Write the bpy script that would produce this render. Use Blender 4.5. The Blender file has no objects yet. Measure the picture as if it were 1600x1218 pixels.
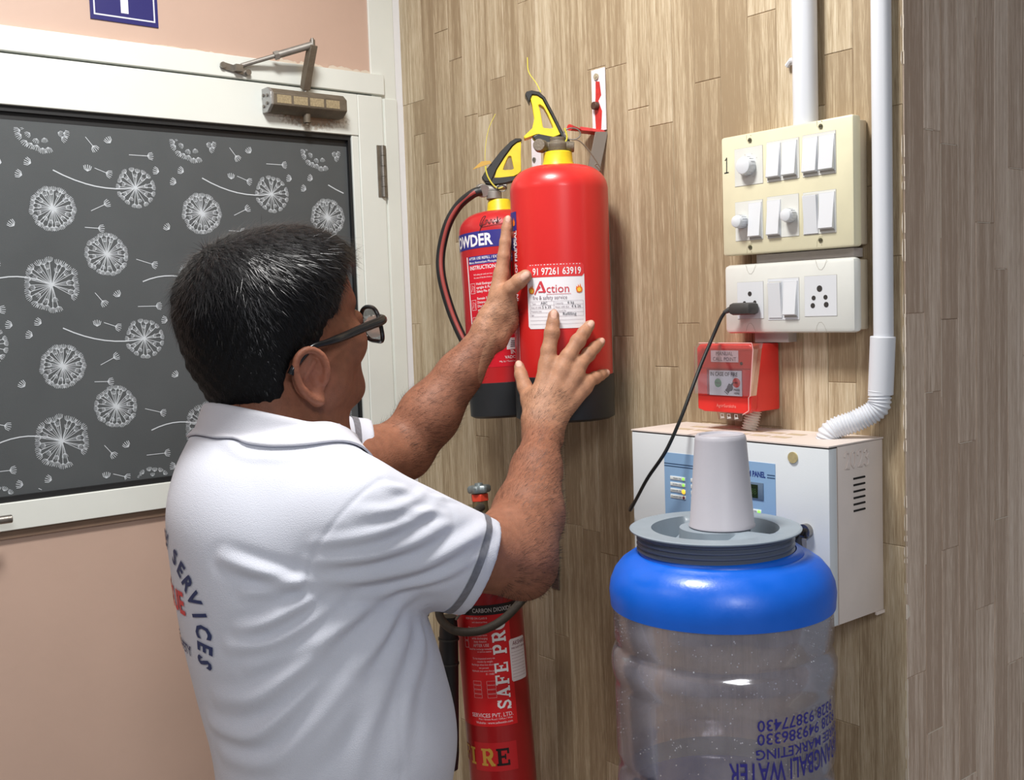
import bpy, bmesh, math, random
import numpy as np
from mathutils import Vector, Matrix
from mathutils.bvhtree import BVHTree
random.seed(7); rng = np.random.default_rng(7)
S = bpy.context.scene
COL = S.collection
PI = math.pi

# ------------------------------------------------------------------ camera
CAM = np.array([1.86, -1.25, 1.62])
FPX = 1675.0
RW = np.array([[0.632578547, 0.773770194, -0.033527124],
               [0.035574940, -0.072272252, -0.996750292],
               [-0.773678749, 0.629330126, -0.073244705]])   # rows: image right, image down, forward
cd = bpy.data.cameras.new('camera'); cam = bpy.data.objects.new('camera', cd); COL.objects.link(cam)
cd.sensor_fit = 'HORIZONTAL'; cd.sensor_width = 36.0; cd.lens = 36.0*FPX/1600.0
cd.clip_start = 0.05; cd.clip_end = 50
M = Matrix.Identity(4)
for i in range(3):
    M[i][0] = RW[0][i]; M[i][1] = -RW[1][i]; M[i][2] = -RW[2][i]; M[i][3] = CAM[i]
cam.matrix_world = M
S.camera = cam

# ------------------------------------------------------------------ light
S.view_settings.view_transform = 'Standard'; S.view_settings.look = 'None'
S.view_settings.gamma = 1.0; S.view_settings.use_curve_mapping = False
S.view_settings.exposure = 0.0
W = bpy.data.worlds.new('world'); S.world = W; W.use_nodes = True
W.node_tree.nodes['Background'].inputs[0].default_value = (0.80, 0.88, 1.0, 1)
W.node_tree.nodes['Background'].inputs[1].default_value = 0.22
def area(name, loc, sx, sy, power, color, target=None):
    d = bpy.data.lights.new(name, 'AREA'); d.shape = 'RECTANGLE'; d.size = sx; d.size_y = sy
    d.energy = power; d.color = color
    o = bpy.data.objects.new(name, d); COL.objects.link(o); o.location = loc
    if target is not None:
        o.rotation_euler = (Vector(target)-Vector(loc)).to_track_quat('-Z', 'Y').to_euler()
    return o
area('ceiling_or_fill_light', (0.86, -0.72, 2.66), 0.28, 0.28, 25.0, (1.0, 0.98, 0.95))
area('ceiling_or_fill_light', (3.00, -1.60, 2.60), 1.20, 0.60, 44.0, (0.95, 0.97, 1.0))  # added fill lamp, placed to brighten the right return wall; no known fixture
area('ceiling_or_fill_light', (0.40, -2.0, 2.66), 0.60, 0.60, 5.0, (1.0, 0.98, 0.95))  # added weak fill lamp that softens the room's shade, not an actual fixture

# ------------------------------------------------------------------ helpers
def D(u, v, z):
    return CAM + RW.T @ (np.array([u-800.0, v-609.0, FPX])*z/FPX)
def lin(c):
    return tuple((x/12.92 if x <= 0.04045 else ((x+0.055)/1.055)**2.4) for x in [k/255.0 for k in c])
MATS = {}
def mat(name, rgb, rough=0.5, metal=0.0, spec=0.5, bump=0.0, bscale=200.0, var=0.0, vscale=20.0, coat=0.0,
        trans=0.0, emis=0.0, stretch=(1, 1, 1), alpha=1.0, sheen=0.0, rvar=0.0):
    if name in MATS: return MATS[name]
    m = bpy.data.materials.new(name); m.use_nodes = True
    nt = m.node_tree; b = nt.nodes['Principled BSDF']
    c = lin(rgb)
    b.inputs['Base Color'].default_value = (*c, 1)
    b.inputs['Roughness'].default_value = rough; b.inputs['Metallic'].default_value = metal
    b.inputs['Specular IOR Level'].default_value = spec
    b.inputs['Coat Weight'].default_value = coat; b.inputs['Coat Roughness'].default_value = 0.1
    b.inputs['Transmission Weight'].default_value = trans
    b.inputs['Alpha'].default_value = alpha
    if sheen: b.inputs['Sheen Weight'].default_value = sheen
    if emis:
        b.inputs['Emission Color'].default_value = (*c, 1); b.inputs['Emission Strength'].default_value = emis
    g = nt.nodes.new('ShaderNodeNewGeometry')
    mp = nt.nodes.new('ShaderNodeMapping'); nt.links.new(g.outputs['Position'], mp.inputs[0])
    mp.inputs['Scale'].default_value = stretch
    if var or rvar:
        n = nt.nodes.new('ShaderNodeTexNoise'); n.inputs['Scale'].default_value = vscale; n.inputs['Detail'].default_value = 6
        nt.links.new(mp.outputs[0], n.inputs['Vector'])
        if var:
            r = nt.nodes.new('ShaderNodeMapRange'); r.inputs['From Min'].default_value = 0.3; r.inputs['From Max'].default_value = 0.7
            r.inputs['To Min'].default_value = 1-var; r.inputs['To Max'].default_value = 1+var*0.4
            nt.links.new(n.outputs['Fac'], r.inputs['Value'])
            mx = nt.nodes.new('ShaderNodeMix'); mx.data_type = 'RGBA'; mx.blend_type = 'MULTIPLY'; mx.inputs['Factor'].default_value = 1
            mx.inputs[6].default_value = (*c, 1); nt.links.new(r.outputs[0], mx.inputs[7])
            nt.links.new(mx.outputs[2], b.inputs['Base Color'])
        if rvar:
            r = nt.nodes.new('ShaderNodeMapRange'); r.inputs['From Min'].default_value = 0.35; r.inputs['From Max'].default_value = 0.65
            r.inputs['To Min'].default_value = max(0, rough-rvar); r.inputs['To Max'].default_value = rough+rvar
            nt.links.new(n.outputs['Fac'], r.inputs['Value']); nt.links.new(r.outputs[0], b.inputs['Roughness'])
    if bump:
        n2 = nt.nodes.new('ShaderNodeTexNoise'); n2.inputs['Scale'].default_value = bscale; n2.inputs['Detail'].default_value = 3
        nt.links.new(mp.outputs[0], n2.inputs['Vector'])
        bp = nt.nodes.new('ShaderNodeBump'); bp.inputs['Strength'].default_value = bump; bp.inputs['Distance'].default_value = 0.002
        nt.links.new(n2.outputs['Fac'], bp.inputs['Height']); nt.links.new(bp.outputs[0], b.inputs['Normal'])
    MATS[name] = m
    return m

def tag(o, label=None, cat=None, group=None, kind=None):
    if label: o['label'] = label
    if cat: o['category'] = cat
    if group: o['group'] = group
    if kind: o['kind'] = kind
    return o
def empty(name, loc, label=None, cat=None, group=None, kind=None):
    o = bpy.data.objects.new(name, None); COL.objects.link(o); o.location = loc
    o.empty_display_size = 0.02
    return tag(o, label, cat, group, kind)
def wloc(o):
    v = Vector((0, 0, 0))
    while o is not None:
        v += o.location; o = o.parent
    return v

def frame(d, up=(0, 0, 1)):
    d = np.array(d, float); d /= np.linalg.norm(d)
    u = np.array(up, float)
    if abs(d @ u) > 0.98: u = np.array([1.0, 0, 0])
    a = np.cross(u, d); a /= np.linalg.norm(a)
    return a, np.cross(d, a), d

class MB:
    def __init__(s): s.v = []; s.f = []; s.m = []; s.n = 0
    def add(s, verts, faces, mi=0):
        s.v.extend([tuple(map(float, p)) for p in verts])
        s.f.extend([tuple(int(i)+s.n for i in f) for f in faces]); s.m.extend([mi]*len(faces))
        s.n += len(verts); return s
    def box(s, lo, hi, mi=0, R=None, c=None, ch=0.0):
        lo = np.array(lo, float); hi = np.array(hi, float)
        if ch > 0:   # chamfered box: convex hull style 24 verts
            bm = bmesh.new(); bmesh.ops.create_cube(bm, size=1)
            for v in bm.verts:
                v.co = Vector([(lo[i]+hi[i])/2+v.co[i]*(hi[i]-lo[i]) for i in range(3)])
            bmesh.ops.bevel(bm, geom=bm.edges[:], offset=ch, segments=2, affect='EDGES', profile=0.5)
            bm.verts.index_update()
            V = np.array([v.co[:] for v in bm.verts]); F = [[v.index for v in f.verts] for f in bm.faces]; bm.free()
        else:
            V = np.array([[x, y, z] for x in (lo[0], hi[0]) for y in (lo[1], hi[1]) for z in (lo[2], hi[2])])
            F = [(0, 1, 3, 2), (4, 6, 7, 5), (0, 4, 5, 1), (2, 3, 7, 6), (0, 2, 6, 4), (1, 5, 7, 3)]
        if R is not None: V = (V-np.array(c)) @ np.array(R).T+np.array(c)
        return s.add(V, F, mi)
    def cyl(s, p0, p1, r0, r1=None, n=24, caps=True, mi=0):
        r1 = r0 if r1 is None else r1
        p0 = np.array(p0, float); p1 = np.array(p1, float); a, b, d = frame(p1-p0)
        t = np.arange(n)*2*PI/n; ring = np.outer(np.cos(t), a)+np.outer(np.sin(t), b)
        V = np.vstack([p0+ring*r0, p1+ring*r1])
        F = [(i, (i+1) % n, n+(i+1) % n, n+i) for i in range(n)]
        if caps: F += [tuple(range(n-1, -1, -1)), tuple(range(n, 2*n))]
        return s.add(V, F, mi)
    def tube(s, pts, r, n=12, mi=0, caps=True, flat=1.0, up=(0, 0, 1)):
        P = np.array(pts, float); k = len(P); r = np.broadcast_to(np.array(r, float), (k,))
        T = np.gradient(P, axis=0); T /= np.linalg.norm(T, axis=1)[:, None]
        a, b, _ = frame(T[0], up); V = []
        for i in range(k):
            a = a-T[i]*(a @ T[i]); a /= np.linalg.norm(a); b = np.cross(T[i], a)
            t = np.arange(n)*2*PI/n
            V.append(P[i]+r[i]*(np.outer(np.cos(t), a)*flat+np.outer(np.sin(t), b)))
        F = [(j*n+i, j*n+(i+1) % n, (j+1)*n+(i+1) % n, (j+1)*n+i) for j in range(k-1) for i in range(n)]
        if caps: F += [tuple(range(n-1, -1, -1)), tuple(range((k-1)*n, k*n))]
        return s.add(np.vstack(V), F, mi)
    def lathe(s, prof, c=(0, 0, 0), n=64, mi=0, axis=None, closed=False, caps=True):
        prof = list(prof); c = np.array(c, float)
        t = np.arange(n)*2*PI/n
        if axis is None: a, b, d = np.array([1., 0, 0]), np.array([0, 1., 0]), np.array([0, 0, 1.])
        else: a, b, d = frame(axis)
        V = []
        for (r, z) in prof: V.append(c+r*(np.outer(np.cos(t), a)+np.outer(np.sin(t), b))+z*d)
        k = len(prof); F = []
        for j in range(k-1+(1 if closed else 0)):
            q = (j+1) % k
            F += [(j*n+i, j*n+(i+1) % n, q*n+(i+1) % n, q*n+i) for i in range(n)]
        if not closed and caps:
            if prof[0][0] > 1e-6: F.append(tuple(range(n-1, -1, -1)))
            if prof[-1][0] > 1e-6: F.append(tuple(range((k-1)*n, k*n)))
        return s.add(np.vstack(V), F, mi)
    def prism(s, poly, o, ax, ay, az, t, mi=0):
        """poly (list of 2-d points) on plane o+ax*x+ay*y, extruded from -t/2 to t/2 along az"""
        o, ax, ay, az = [np.array(q, float) for q in (o, ax, ay, az)]
        n = len(poly); P = np.array([o+ax*x+ay*y for x, y in poly])
        V = np.vstack([P-az*t/2, P+az*t/2])
        F = [(i, (i+1) % n, n+(i+1) % n, n+i) for i in range(n)]+[tuple(range(n-1, -1, -1)), tuple(range(n, 2*n))]
        return s.add(V, F, mi)
    def sphere(s, c, r, n=16, mi=0, sc=(1, 1, 1)):
        prof = [(max(1e-7, r*math.sin(PI*i/(n//2))), -r*math.cos(PI*i/(n//2))) for i in range(n//2+1)]
        k = len(s.v); s.lathe(prof, (0, 0, 0), n, mi)
        for i in range(k, len(s.v)):
            x, y, z = s.v[i]; s.v[i] = (c[0]+x*sc[0], c[1]+y*sc[1], c[2]+z*sc[2])
        return s
    def build(s, name, m, parent=None, smooth=True, sharp=35, bevel=0.0, label=None, cat=None, group=None, kind=None, loc=None):
        me = bpy.data.meshes.new(name)
        L = wloc(parent) if parent else Vector(loc if loc is not None else (0, 0, 0))
        V = np.array(s.v, float)-np.array(L)
        me.from_pydata(V.tolist(), [], s.f)
        ms = m if isinstance(m, (list, tuple)) else [m]
        for q in ms: me.materials.append(q)
        if len(ms) > 1: me.polygons.foreach_set('material_index', s.m)
        bm = bmesh.new(); bm.from_mesh(me); bmesh.ops.recalc_face_normals(bm, faces=bm.faces[:]); bm.to_mesh(me); bm.free()
        if smooth:
            me.polygons.foreach_set('use_smooth', [True]*len(me.polygons))
            try: me.set_sharp_from_angle(angle=math.radians(sharp))
            except Exception: pass
        me.update()
        o = bpy.data.objects.new(name, me); COL.objects.link(o)
        if kind is None and any(w in name for w in ('lettering', 'print', '_mark', 'notch', '_text', 'form_lines', 'handwriting', 'ruled_line', 'symbol', 'grip_rib', 'knockout', 'smear', '_edge', '_digits', 'embossed', 'worn_sticker')): kind = 'stuff'
        if parent: o.parent = parent
        else: o.location = L
        if bevel:
            md = o.modifiers.new('bevel', 'BEVEL'); md.width = bevel; md.segments = 2; md.limit_method = 'ANGLE'; md.angle_limit = math.radians(40)
        return tag(o, label, cat, group, kind)

def refine(V, F, mx):
    bm = bmesh.new(); vs = [bm.verts.new((x, y, 0)) for x, y in V]
    for f in F:
        try: bm.faces.new([vs[i] for i in f])
        except ValueError: pass
    bmesh.ops.triangulate(bm, faces=bm.faces[:])
    for _ in range(5):
        e = [q for q in bm.edges if q.calc_length() > mx]
        if not e: break
        bmesh.ops.subdivide_edges(bm, edges=e, cuts=1); bmesh.ops.triangulate(bm, faces=[f for f in bm.faces if len(f.verts) > 3])
    bm.verts.index_update(); V2 = np.array([v.co[:2] for v in bm.verts]); F2 = [tuple(v.index for v in f.verts) for f in bm.faces]; bm.free()
    return V2, F2
_tx = {}
def text2d(s, size=1.0, bold=0.0, align='LEFT', sx=1.0, spacing=1.0):
    key = (s, bold, align, spacing)
    if key not in _tx:
        cu = bpy.data.curves.new('t', 'FONT'); cu.body = s; cu.size = 1.0; cu.offset = bold; cu.align_x = align
        cu.resolution_u = 2; cu.space_character = spacing
        ob = bpy.data.objects.new('t', cu); me = ob.to_mesh()
        V = np.array([v.co[:2] for v in me.vertices]).reshape(-1, 2); F = [tuple(p.vertices) for p in me.polygons]
        ob.to_mesh_clear(); bpy.data.objects.remove(ob); bpy.data.curves.remove(cu); _tx[key] = (V, F)
    V, F = _tx[key]
    return np.column_stack([V[:, 0]*size*sx, V[:, 1]*size]), F
def rect2d(x0, y0, x1, y1, nx=1, ny=1):
    X, Y = np.meshgrid(np.linspace(x0, x1, nx+1), np.linspace(y0, y1, ny+1))
    V = np.column_stack([X.ravel(), Y.ravel()]); w = nx+1
    F = [(j*w+i, j*w+i+1, (j+1)*w+i+1, (j+1)*w+i) for j in range(ny) for i in range(nx)]
    return V, F
def frame2d(x0, y0, x1, y1, t):
    V = []; F = []
    for a in ((x0, y0, x1, y0+t), (x0, y1-t, x1, y1), (x0, y0+t, x0+t, y1-t), (x1-t, y0+t, x1, y1-t)):
        v, f = rect2d(*a, 8 if abs(a[2]-a[0]) > 0.02 else 1, 1); F += [tuple(i+len(V) for i in q) for q in f]; V += v.tolist()
    return np.array(V), F
def disc2d(cx, cy, r, n=20, ry=None):
    t = np.arange(n)*2*PI/n; return np.column_stack([cx+r*np.cos(t), cy+(ry or r)*np.sin(t)]), [tuple(range(n))]
def line2d(pts, w):
    P = np.array(pts, float); k = len(P); w = np.broadcast_to(np.array(w, float), (k,))
    T = np.gradient(P, axis=0); T /= (np.linalg.norm(T, axis=1)[:, None]+1e-12); N = np.column_stack([-T[:, 1], T[:, 0]])
    V = np.vstack([P+N*w[:, None]/2, P-N*w[:, None]/2])
    return V, [(i, i+1, k+i+1, k+i) for i in range(k-1)]
def cylmap(c, r, th0):
    """2-d print wrapped on a vertical cylinder: x runs to the right as seen from outside"""
    def f(V):
        th = th0+V[:, 0]/r
        return np.column_stack([c[0]+r*np.cos(th), c[1]+r*np.sin(th), c[2]+V[:, 1]])
    f.curved = True
    return f
def planemap(o, ax, ay):
    o, ax, ay = [np.array(q, float) for q in (o, ax, ay)]
    return lambda V: o+np.outer(V[:, 0], ax)+np.outer(V[:, 1], ay)
def put(mb, vf, mp, dx=0, dy=0, mi=0, rot=0):
    V, F = vf
    if getattr(mp, 'curved', False) and any(np.ptp(V[list(q), 0]) > 0.006 or np.ptp(V[list(q), 1]) > 0.006 for q in F): V, F = refine(V, F, 0.005)
    if rot: V = V @ np.array([[math.cos(rot), math.sin(rot)], [-math.sin(rot), math.cos(rot)]])
    mb.add(mp(V+np.array([dx, dy])), F, mi)
def catmull(pts, n=8):
    P = [np.array(p, float) for p in pts]; P = [2*P[0]-P[1]]+P+[2*P[-1]-P[-2]]; out = []
    for i in range(1, len(P)-2):
        for k in range(n):
            t = k/n; a, b, c, d = P[i-1:i+3]
            out.append(0.5*((2*b)+(c-a)*t+(2*a-5*b+4*c-d)*t*t+(3*b-a-3*c+d)*t**3))
    out.append(P[-2]); return np.array(out)
# ------------------------------------------------------------------ materials
def wood_mat(name, c1, c2, c3):
    m = bpy.data.materials.new(name); m.use_nodes = True; nt = m.node_tree; b = nt.nodes['Principled BSDF']
    N = nt.nodes.new; Lk = nt.links.new
    g = N('ShaderNodeNewGeometry'); oi = N('ShaderNodeObjectInfo')
    sc = N('ShaderNodeVectorMath'); sc.operation = 'SCALE'; sc.inputs[0].default_value = (7, 5, 13); Lk(oi.outputs['Random'], sc.inputs['Scale'])
    ad = N('ShaderNodeVectorMath'); ad.operation = 'ADD'; Lk(g.outputs['Position'], ad.inputs[0]); Lk(sc.outputs[0], ad.inputs[1])
    mp = N('ShaderNodeMapping'); mp.inputs['Scale'].default_value = (1, 1, 0.028); Lk(ad.outputs[0], mp.inputs[0])
    n1 = N('ShaderNodeTexNoise'); n1.inputs['Scale'].default_value = 1000; n1.inputs['Detail'].default_value = 8; n1.inputs['Roughness'].default_value = 0.65; Lk(mp.outputs[0], n1.inputs['Vector'])
    n2 = N('ShaderNodeTexNoise'); n2.inputs['Scale'].default_value = 110; n2.inputs['Detail'].default_value = 4; Lk(mp.outputs[0], n2.inputs['Vector'])
    a = N('ShaderNodeMath'); a.operation = 'MULTIPLY_ADD'; Lk(n2.outputs['Fac'], a.inputs[0]); a.inputs[1].default_value = 0.65; Lk(n1.outputs['Fac'], a.inputs[2])
    o2 = N('ShaderNodeMath'); o2.operation = 'MULTIPLY_ADD'; Lk(oi.outputs['Random'], o2.inputs[0]); o2.inputs[1].default_value = 0.24; Lk(a.outputs[0], o2.inputs[2])
    r = N('ShaderNodeValToRGB'); Lk(o2.outputs[0], r.inputs[0])
    r.color_ramp.elements[0].position = 0.66; r.color_ramp.elements[0].color = (*lin(c1), 1)
    r.color_ramp.elements[1].position = 1.35 if False else 1.0; r.color_ramp.elements[1].color = (*lin(c2), 1)
    e = r.color_ramp.elements.new(0.84); e.color = (*lin(c3), 1)
    sub = N('ShaderNodeMath'); sub.operation = 'SUBTRACT'; Lk(o2.outputs[0], sub.inputs[0]); sub.inputs[1].default_value = 0.17
    Lk(sub.outputs[0], r.inputs[0])
    Lk(r.outputs[0], b.inputs['Base Color'])
    b.inputs['Roughness'].default_value = 0.55; b.inputs['Specular IOR Level'].default_value = 0.35
    bp = N('ShaderNodeBump'); bp.inputs['Strength'].default_value = 0.45; bp.inputs['Distance'].default_value = 0.0006
    Lk(n1.outputs['Fac'], bp.inputs['Height']); Lk(bp.outputs[0], b.inputs['Normal'])
    return m
WOOD = wood_mat('wood_effect_paper', (152, 132, 104), (206, 192, 166), (184, 166, 137))
WOOD2 = wood_mat('wood_effect_paper_worn', (176, 152, 132), (230, 213, 197), (208, 187, 168))
PINK = mat('pink_paint', (204, 175, 158), 0.5, bump=0.15, bscale=60, var=0.05, vscale=4)
CREAM = mat('cream_painted_aluminium', (231, 235, 229), 0.4, var=0.04, vscale=9, bump=0.04, bscale=500)
WHITEP = mat('white_paint', (236, 238, 242), 0.5, bump=0.2, bscale=90)
FILM = mat('grey_window_film', (86, 90, 92), 0.42, spec=0.35, bump=0.12, bscale=900, var=0.08, vscale=9)
PRINT = mat('white_print', (205, 212, 218), 0.5)
GASKET = mat('black_rubber_gasket', (26, 27, 29), 0.5)
BROWN = mat('brown_lipping', (128, 105, 88), 0.6, var=0.1)
STEEL = mat('worn_steel', (150, 145, 138), 0.38, 0.85, bump=0.1, bscale=400, var=0.2, vscale=60)
DUSTY = mat('dusty_grey_casting', (116, 106, 92), 0.6, 0.3, bump=0.3, bscale=350, var=0.22, vscale=50)
GREYM = mat('dull_grey_metal', (150, 146, 140), 0.5, 0.5, var=0.2, vscale=60)
PVC = mat('white_pvc', (214, 217, 223), 0.38)
PVCG = mat('grey_pvc', (186, 178, 174), 0.5)
PUTTY = mat('torn_paper_edge', (220, 208, 192), 0.8)

# ------------------------------------------------------------------ room shell
XR = 1.118
floor = MB().box((-0.2, -3.6, -0.05), (4.2, 1.6, 0)).build('floor', mat('floor_tile', (176, 168, 158), 0.35, var=0.1, vscale=6), kind='structure')
ceil = MB().box((-0.2, -3.6, 2.72), (4.2, 1.6, 2.77)).build('ceiling', mat('ceiling_paint', (232, 230, 226), 0.8), kind='structure')
wb = MB().box((-0.12, 0.0, 0), (XR-0.0012, 1.5, 2.72)).build('wall_back', mat('seam_shadow', (140, 118, 94), 0.8), kind='structure')
wr_k = empty('wall_right', (XR, 0, 0), kind='structure')
MB().box((XR-0.0012, 0.0002, 0), (XR, 1.5, 2.72)).build('backing', mat('seam_shadow2', (150, 130, 112), 0.8), wr_k)
# left wall: pink masonry above the door and white reveal strip
wl = MB()
wl.box((-0.12, -3.2, 2.10), (0.0, -0.0745, 2.72))
wl.box((-0.12, -3.2, 0), (0.0, -1.00, 2.10))
wl.build('wall_left', PINK, kind='structure')
# plank-like strips of the wall covering -------------------------------------
def unit_box(name, m):
    me = bpy.data.meshes.new(name)
    c = 0.0004
    V = []; F = [(0, 1, 2, 3), (4, 5, 1, 0), (5, 6, 2, 1), (6, 7, 3, 2), (7, 4, 0, 3)]
    # x: 0..1, z: 0..1, thickness along -y: 0..1, slightly bevelled front
    fr = [(0.02, -1, 0.002), (0.98, -1, 0.002), (0.98, -1, 0.998), (0.02, -1, 0.998)]
    bk = [(0, 0, 0), (1, 0, 0), (1, 0, 1), (0, 0, 1)]
    me.from_pydata(fr+bk, [], F); me.materials.append(m); me.update(); return me
PM = unit_box('wood_strip', WOOD); PM2 = unit_box('wood_strip', WOOD2)
def strip(parent, me, loc, sc, rz=0.0, m=None):
    o = bpy.data.objects.new('wood_strip', me); COL.objects.link(o); o.parent = parent
    o.location = Vector(loc)-wloc(parent); o.scale = sc; o.rotation_euler = (0, 0, rz)
    return o
edges = [0.0, 0.035, 0.078, 0.121, 0.166, 0.208, 0.250, 0.292, 0.334, 0.376, 0.421, 0.464, 0.506, 0.549, 0.592, 0.640, 0.686, 0.735, 0.780, 0.829, 0.879, 0.928, 0.966, 1.005, 1.048, 1.082, XR]
known = {0: [2.045, 1.60], 1: [2.045, 1.98], 3: [2.164, 1.45], 4: [2.102], 6: [1.984], 8: [1.984, 1.70], 11: [1.244, 1.90], 13: [2.012, 1.204], 14: [2.006, 1.573], 15: [1.932], 16: [1.525], 17: [1.592, 1.40], 22: [1.114], 25: [1.862, 1.674, 1.30]}
for i in range(len(edges)-1):
    ends = sorted(known.get(i, []))
    z = 0.0; cuts = [0.0]
    allz = [random.uniform(0.05, 0.45)]
    while allz[-1] < 2.72:
        allz.append(allz[-1]+random.uniform(0.42, 0.62))
    for q in allz:
        if all(abs(q-e) > 0.24 for e in ends): ends.append(q)
    ends = [e for e in sorted(ends) if 0.05 < e < 2.66]
    cuts = [0.0]+ends+[2.72]
    for a, b in zip(cuts[:-1], cuts[1:]):
        g = 0.00014; th = random.uniform(0.0007, 0.0012)
        strip(wb, PM, (edges[i]+g*0.5, 0.0, a+g), (edges[i+1]-edges[i]-g, th, b-a-2*g))
# right return wall (faces +x); its y runs away from the corner
redges = [0.0, 0.047, 0.088, 0.132, 0.180, 0.232, 0.271, 0.318, 0.366, 0.414, 0.462, 0.51, 0.56, 0.61]
rk = {0: [1.60], 1: [1.835, 1.038], 2: [1.59, 1.28], 3: [1.42], 4: [1.72, 1.18], 5: [1.656, 1.30], 6: [1.799, 1.08], 7: [1.53]}
tears = MB()
for i in range(len(redges)-1):
    ends = sorted(rk.get(i, [])); q = random.uniform(0.1, 0.5)
    while q < 2.66:
        if all(abs(q-e) > 0.22 for e in ends): ends.append(q)
        q += random.uniform(0.40, 0.6)
    cuts = [0.0]+sorted(e for e in ends if e < 2.66)+[2.72]
    for a, b in zip(cuts[:-1], cuts[1:]):
        g = 0.00016; th = random.uniform(0.0007, 0.0013)
        # rotated +90deg: local x -> world y, local -y -> world +x
        strip(wr_k, PM2, (XR, redges[i]+g, a+g), (redges[i+1]-redges[i]-2*g, th, b-a-2*g), PI/2)
        if i < 9 and random.random() < 0.75:      # lifted pale edge of the paper along the seam
            w = (redges[i+1]-redges[i])*random.uniform(0.4, 1.0); y0 = redges[i]+random.uniform(0, 0.004)
            tears.box((XR+0.0002, y0, b-0.0005), (XR+0.0016, y0+w, b+0.0004))
        if i < 9 and random.random() < 0.55:
            l = (b-a)*random.uniform(0.2, 0.6); z0 = b-l
            tears.box((XR+0.0002, redges[i]-0.0003, z0), (XR+0.0015, redges[i]+0.0003, b))
tears.build('lifted_paper_edge', PUTTY, wr_k, smooth=False)
# ragged paper edge on the outer corner
rg = MB(); z = 0.3
while z < 2.6:
    h = random.uniform(0.006, 0.03)
    if random.random() < (0.22 if z > 1.7 else 0.42):
        w = random.uniform(0.0004, 0.0015)
        rg.prism([(0, 0), (w, h*0.3), (w*0.6, h*0.8), (0, h)], (XR-0.0004, -0.0016, z), (-1, 0, 0), (0, 0, 1), (0, 1, 0), 0.001)
        rg.prism([(0, 0), (w, h*0.3), (w*0.4, h*0.8), (0, h)], (XR+0.0014, 0.0, z), (0, 1, 0), (0, 0, 1), (1, 0, 0), 0.001)
    z += h+random.uniform(0, 0.012)
rg.prism([(0, 0), (0.007, 0.004), (0.004, 0.018), (0, 0.02)], (XR+0.0016, -0.002, 1.205), (0, 1, 0), (0, 0, 1), (1, 0, 0), 0.002)
rg.build('torn_corner_edge', PUTTY, wr_k, smooth=False)

# ------------------------------------------------------------------ door
door = empty('door_1', (0, -0.5, 0), kind='structure')
YL = -1.00
fr = MB()
fr.box((-0.05, YL, 2.060), (0.012, -0.0500, 2.100))                 # head
fr.build('frame_head', CREAM, door, bevel=0.0015)
MB().box((-0.05, -0.0760, 0), (0.004, -0.0180, 2.72)).box((-0.05, -0.050, 0), (0.0075, -0.0185, 2.055)).build('frame_jamb', CREAM, door, bevel=0.001)
MB().box((-0.05, -0.0175, 0), (0.002, -0.0003, 2.72)).build('white_strip', WHITEP, door, bevel=0.0005, label='white painted filler strip')
MB().box((-0.05, YL, 0), (-0.012, -0.05, 2.06)).build('rebate', GASKET, door)
lf = MB().box((-0.010, YL, 1.976), (0.010, -0.1135, 2.0565)); lf.build('top_rail', CREAM, door, bevel=0.0012)
MB().box((-0.010, -0.1130, 0.1), (0.010, -0.0560, 2.0565)).build('hinge_stile', CREAM, door, bevel=0.0012)
MB().box((-0.010, YL, 1.293), (0.010, -0.1135, 1.338)).build('middle_rail', CREAM, door, bevel=0.0012)
MB().box((-0.009, YL, 1.279), (0.003, -0.1135, 1.2925)).build('brown_lipping', BROWN, door)
MB().box((-0.010, YL, 0.1), (-0.004, -0.1135, 1.279)).build('lower_panel', PINK, door)
MB().box((-0.009, -0.1290, 1.3385), (0.008, -0.1135, 1.9755)).build('glazing_bead', CREAM, door, bevel=0.001)
gk = MB()
for (a, b) in (((YL, 1.9665), (-0.1295, 1.9757)), ((YL, 1.3385), (-0.1295, 1.3475)), ((-0.1350, 1.3475), (-0.1292, 1.9665))):
    gk.box((-0.009, a[0], a[1]), (0.0035, b[0], b[1]))
gk.box((-0.009, YL, 1.955), (-0.0035, -0.135, 1.9665))
gk.build('gasket', GASKET, door)
glass = MB().box((-0.009, YL, 1.345), (-0.004, -0.133, 1.966)).build('glass_pane', FILM, door, label='dark grey glass film printed with white dandelions')
# dandelion print: repeats of a 0.26 m tile
pr = MB(); gm = planemap((-0.0037, 0, 0), (0, 1, 0), (0, 0, 1))
YA, YB, ZA, ZB = -0.995, -0.1355, 1.350, 1.9450
def seg(pts, w):
    P = np.array(pts, float)
    c = P.mean(0)
    if len(P) > 2:
        for i in range(len(P)-1): seg(P[i:i+2], w)
        return
    if not (YA < P[:, 0].min() and P[:, 0].max() < YB and ZA < P[:, 1].min() and P[:, 1].max() < ZB): return
    put(pr, line2d(P, w), planemap((-0.0037+random.random()*0.0004, 0, 0), (0, 1, 0), (0, 0, 1)))
def tuft(x, y, a, r, w=0.00075):
    for da in (-1.0, -0.55, 0, 0.55, 1.0):
        t = a+da*1.0; q = [(x, y)]
        m1 = (x+r*0.6*math.cos(t), y+r*0.6*math.sin(t)); t2 = a+da*0.62
        seg([(x, y), m1, (x+r*math.cos(t2)*1.1, y+r*math.sin(t2)*1.1)], w)
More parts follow.
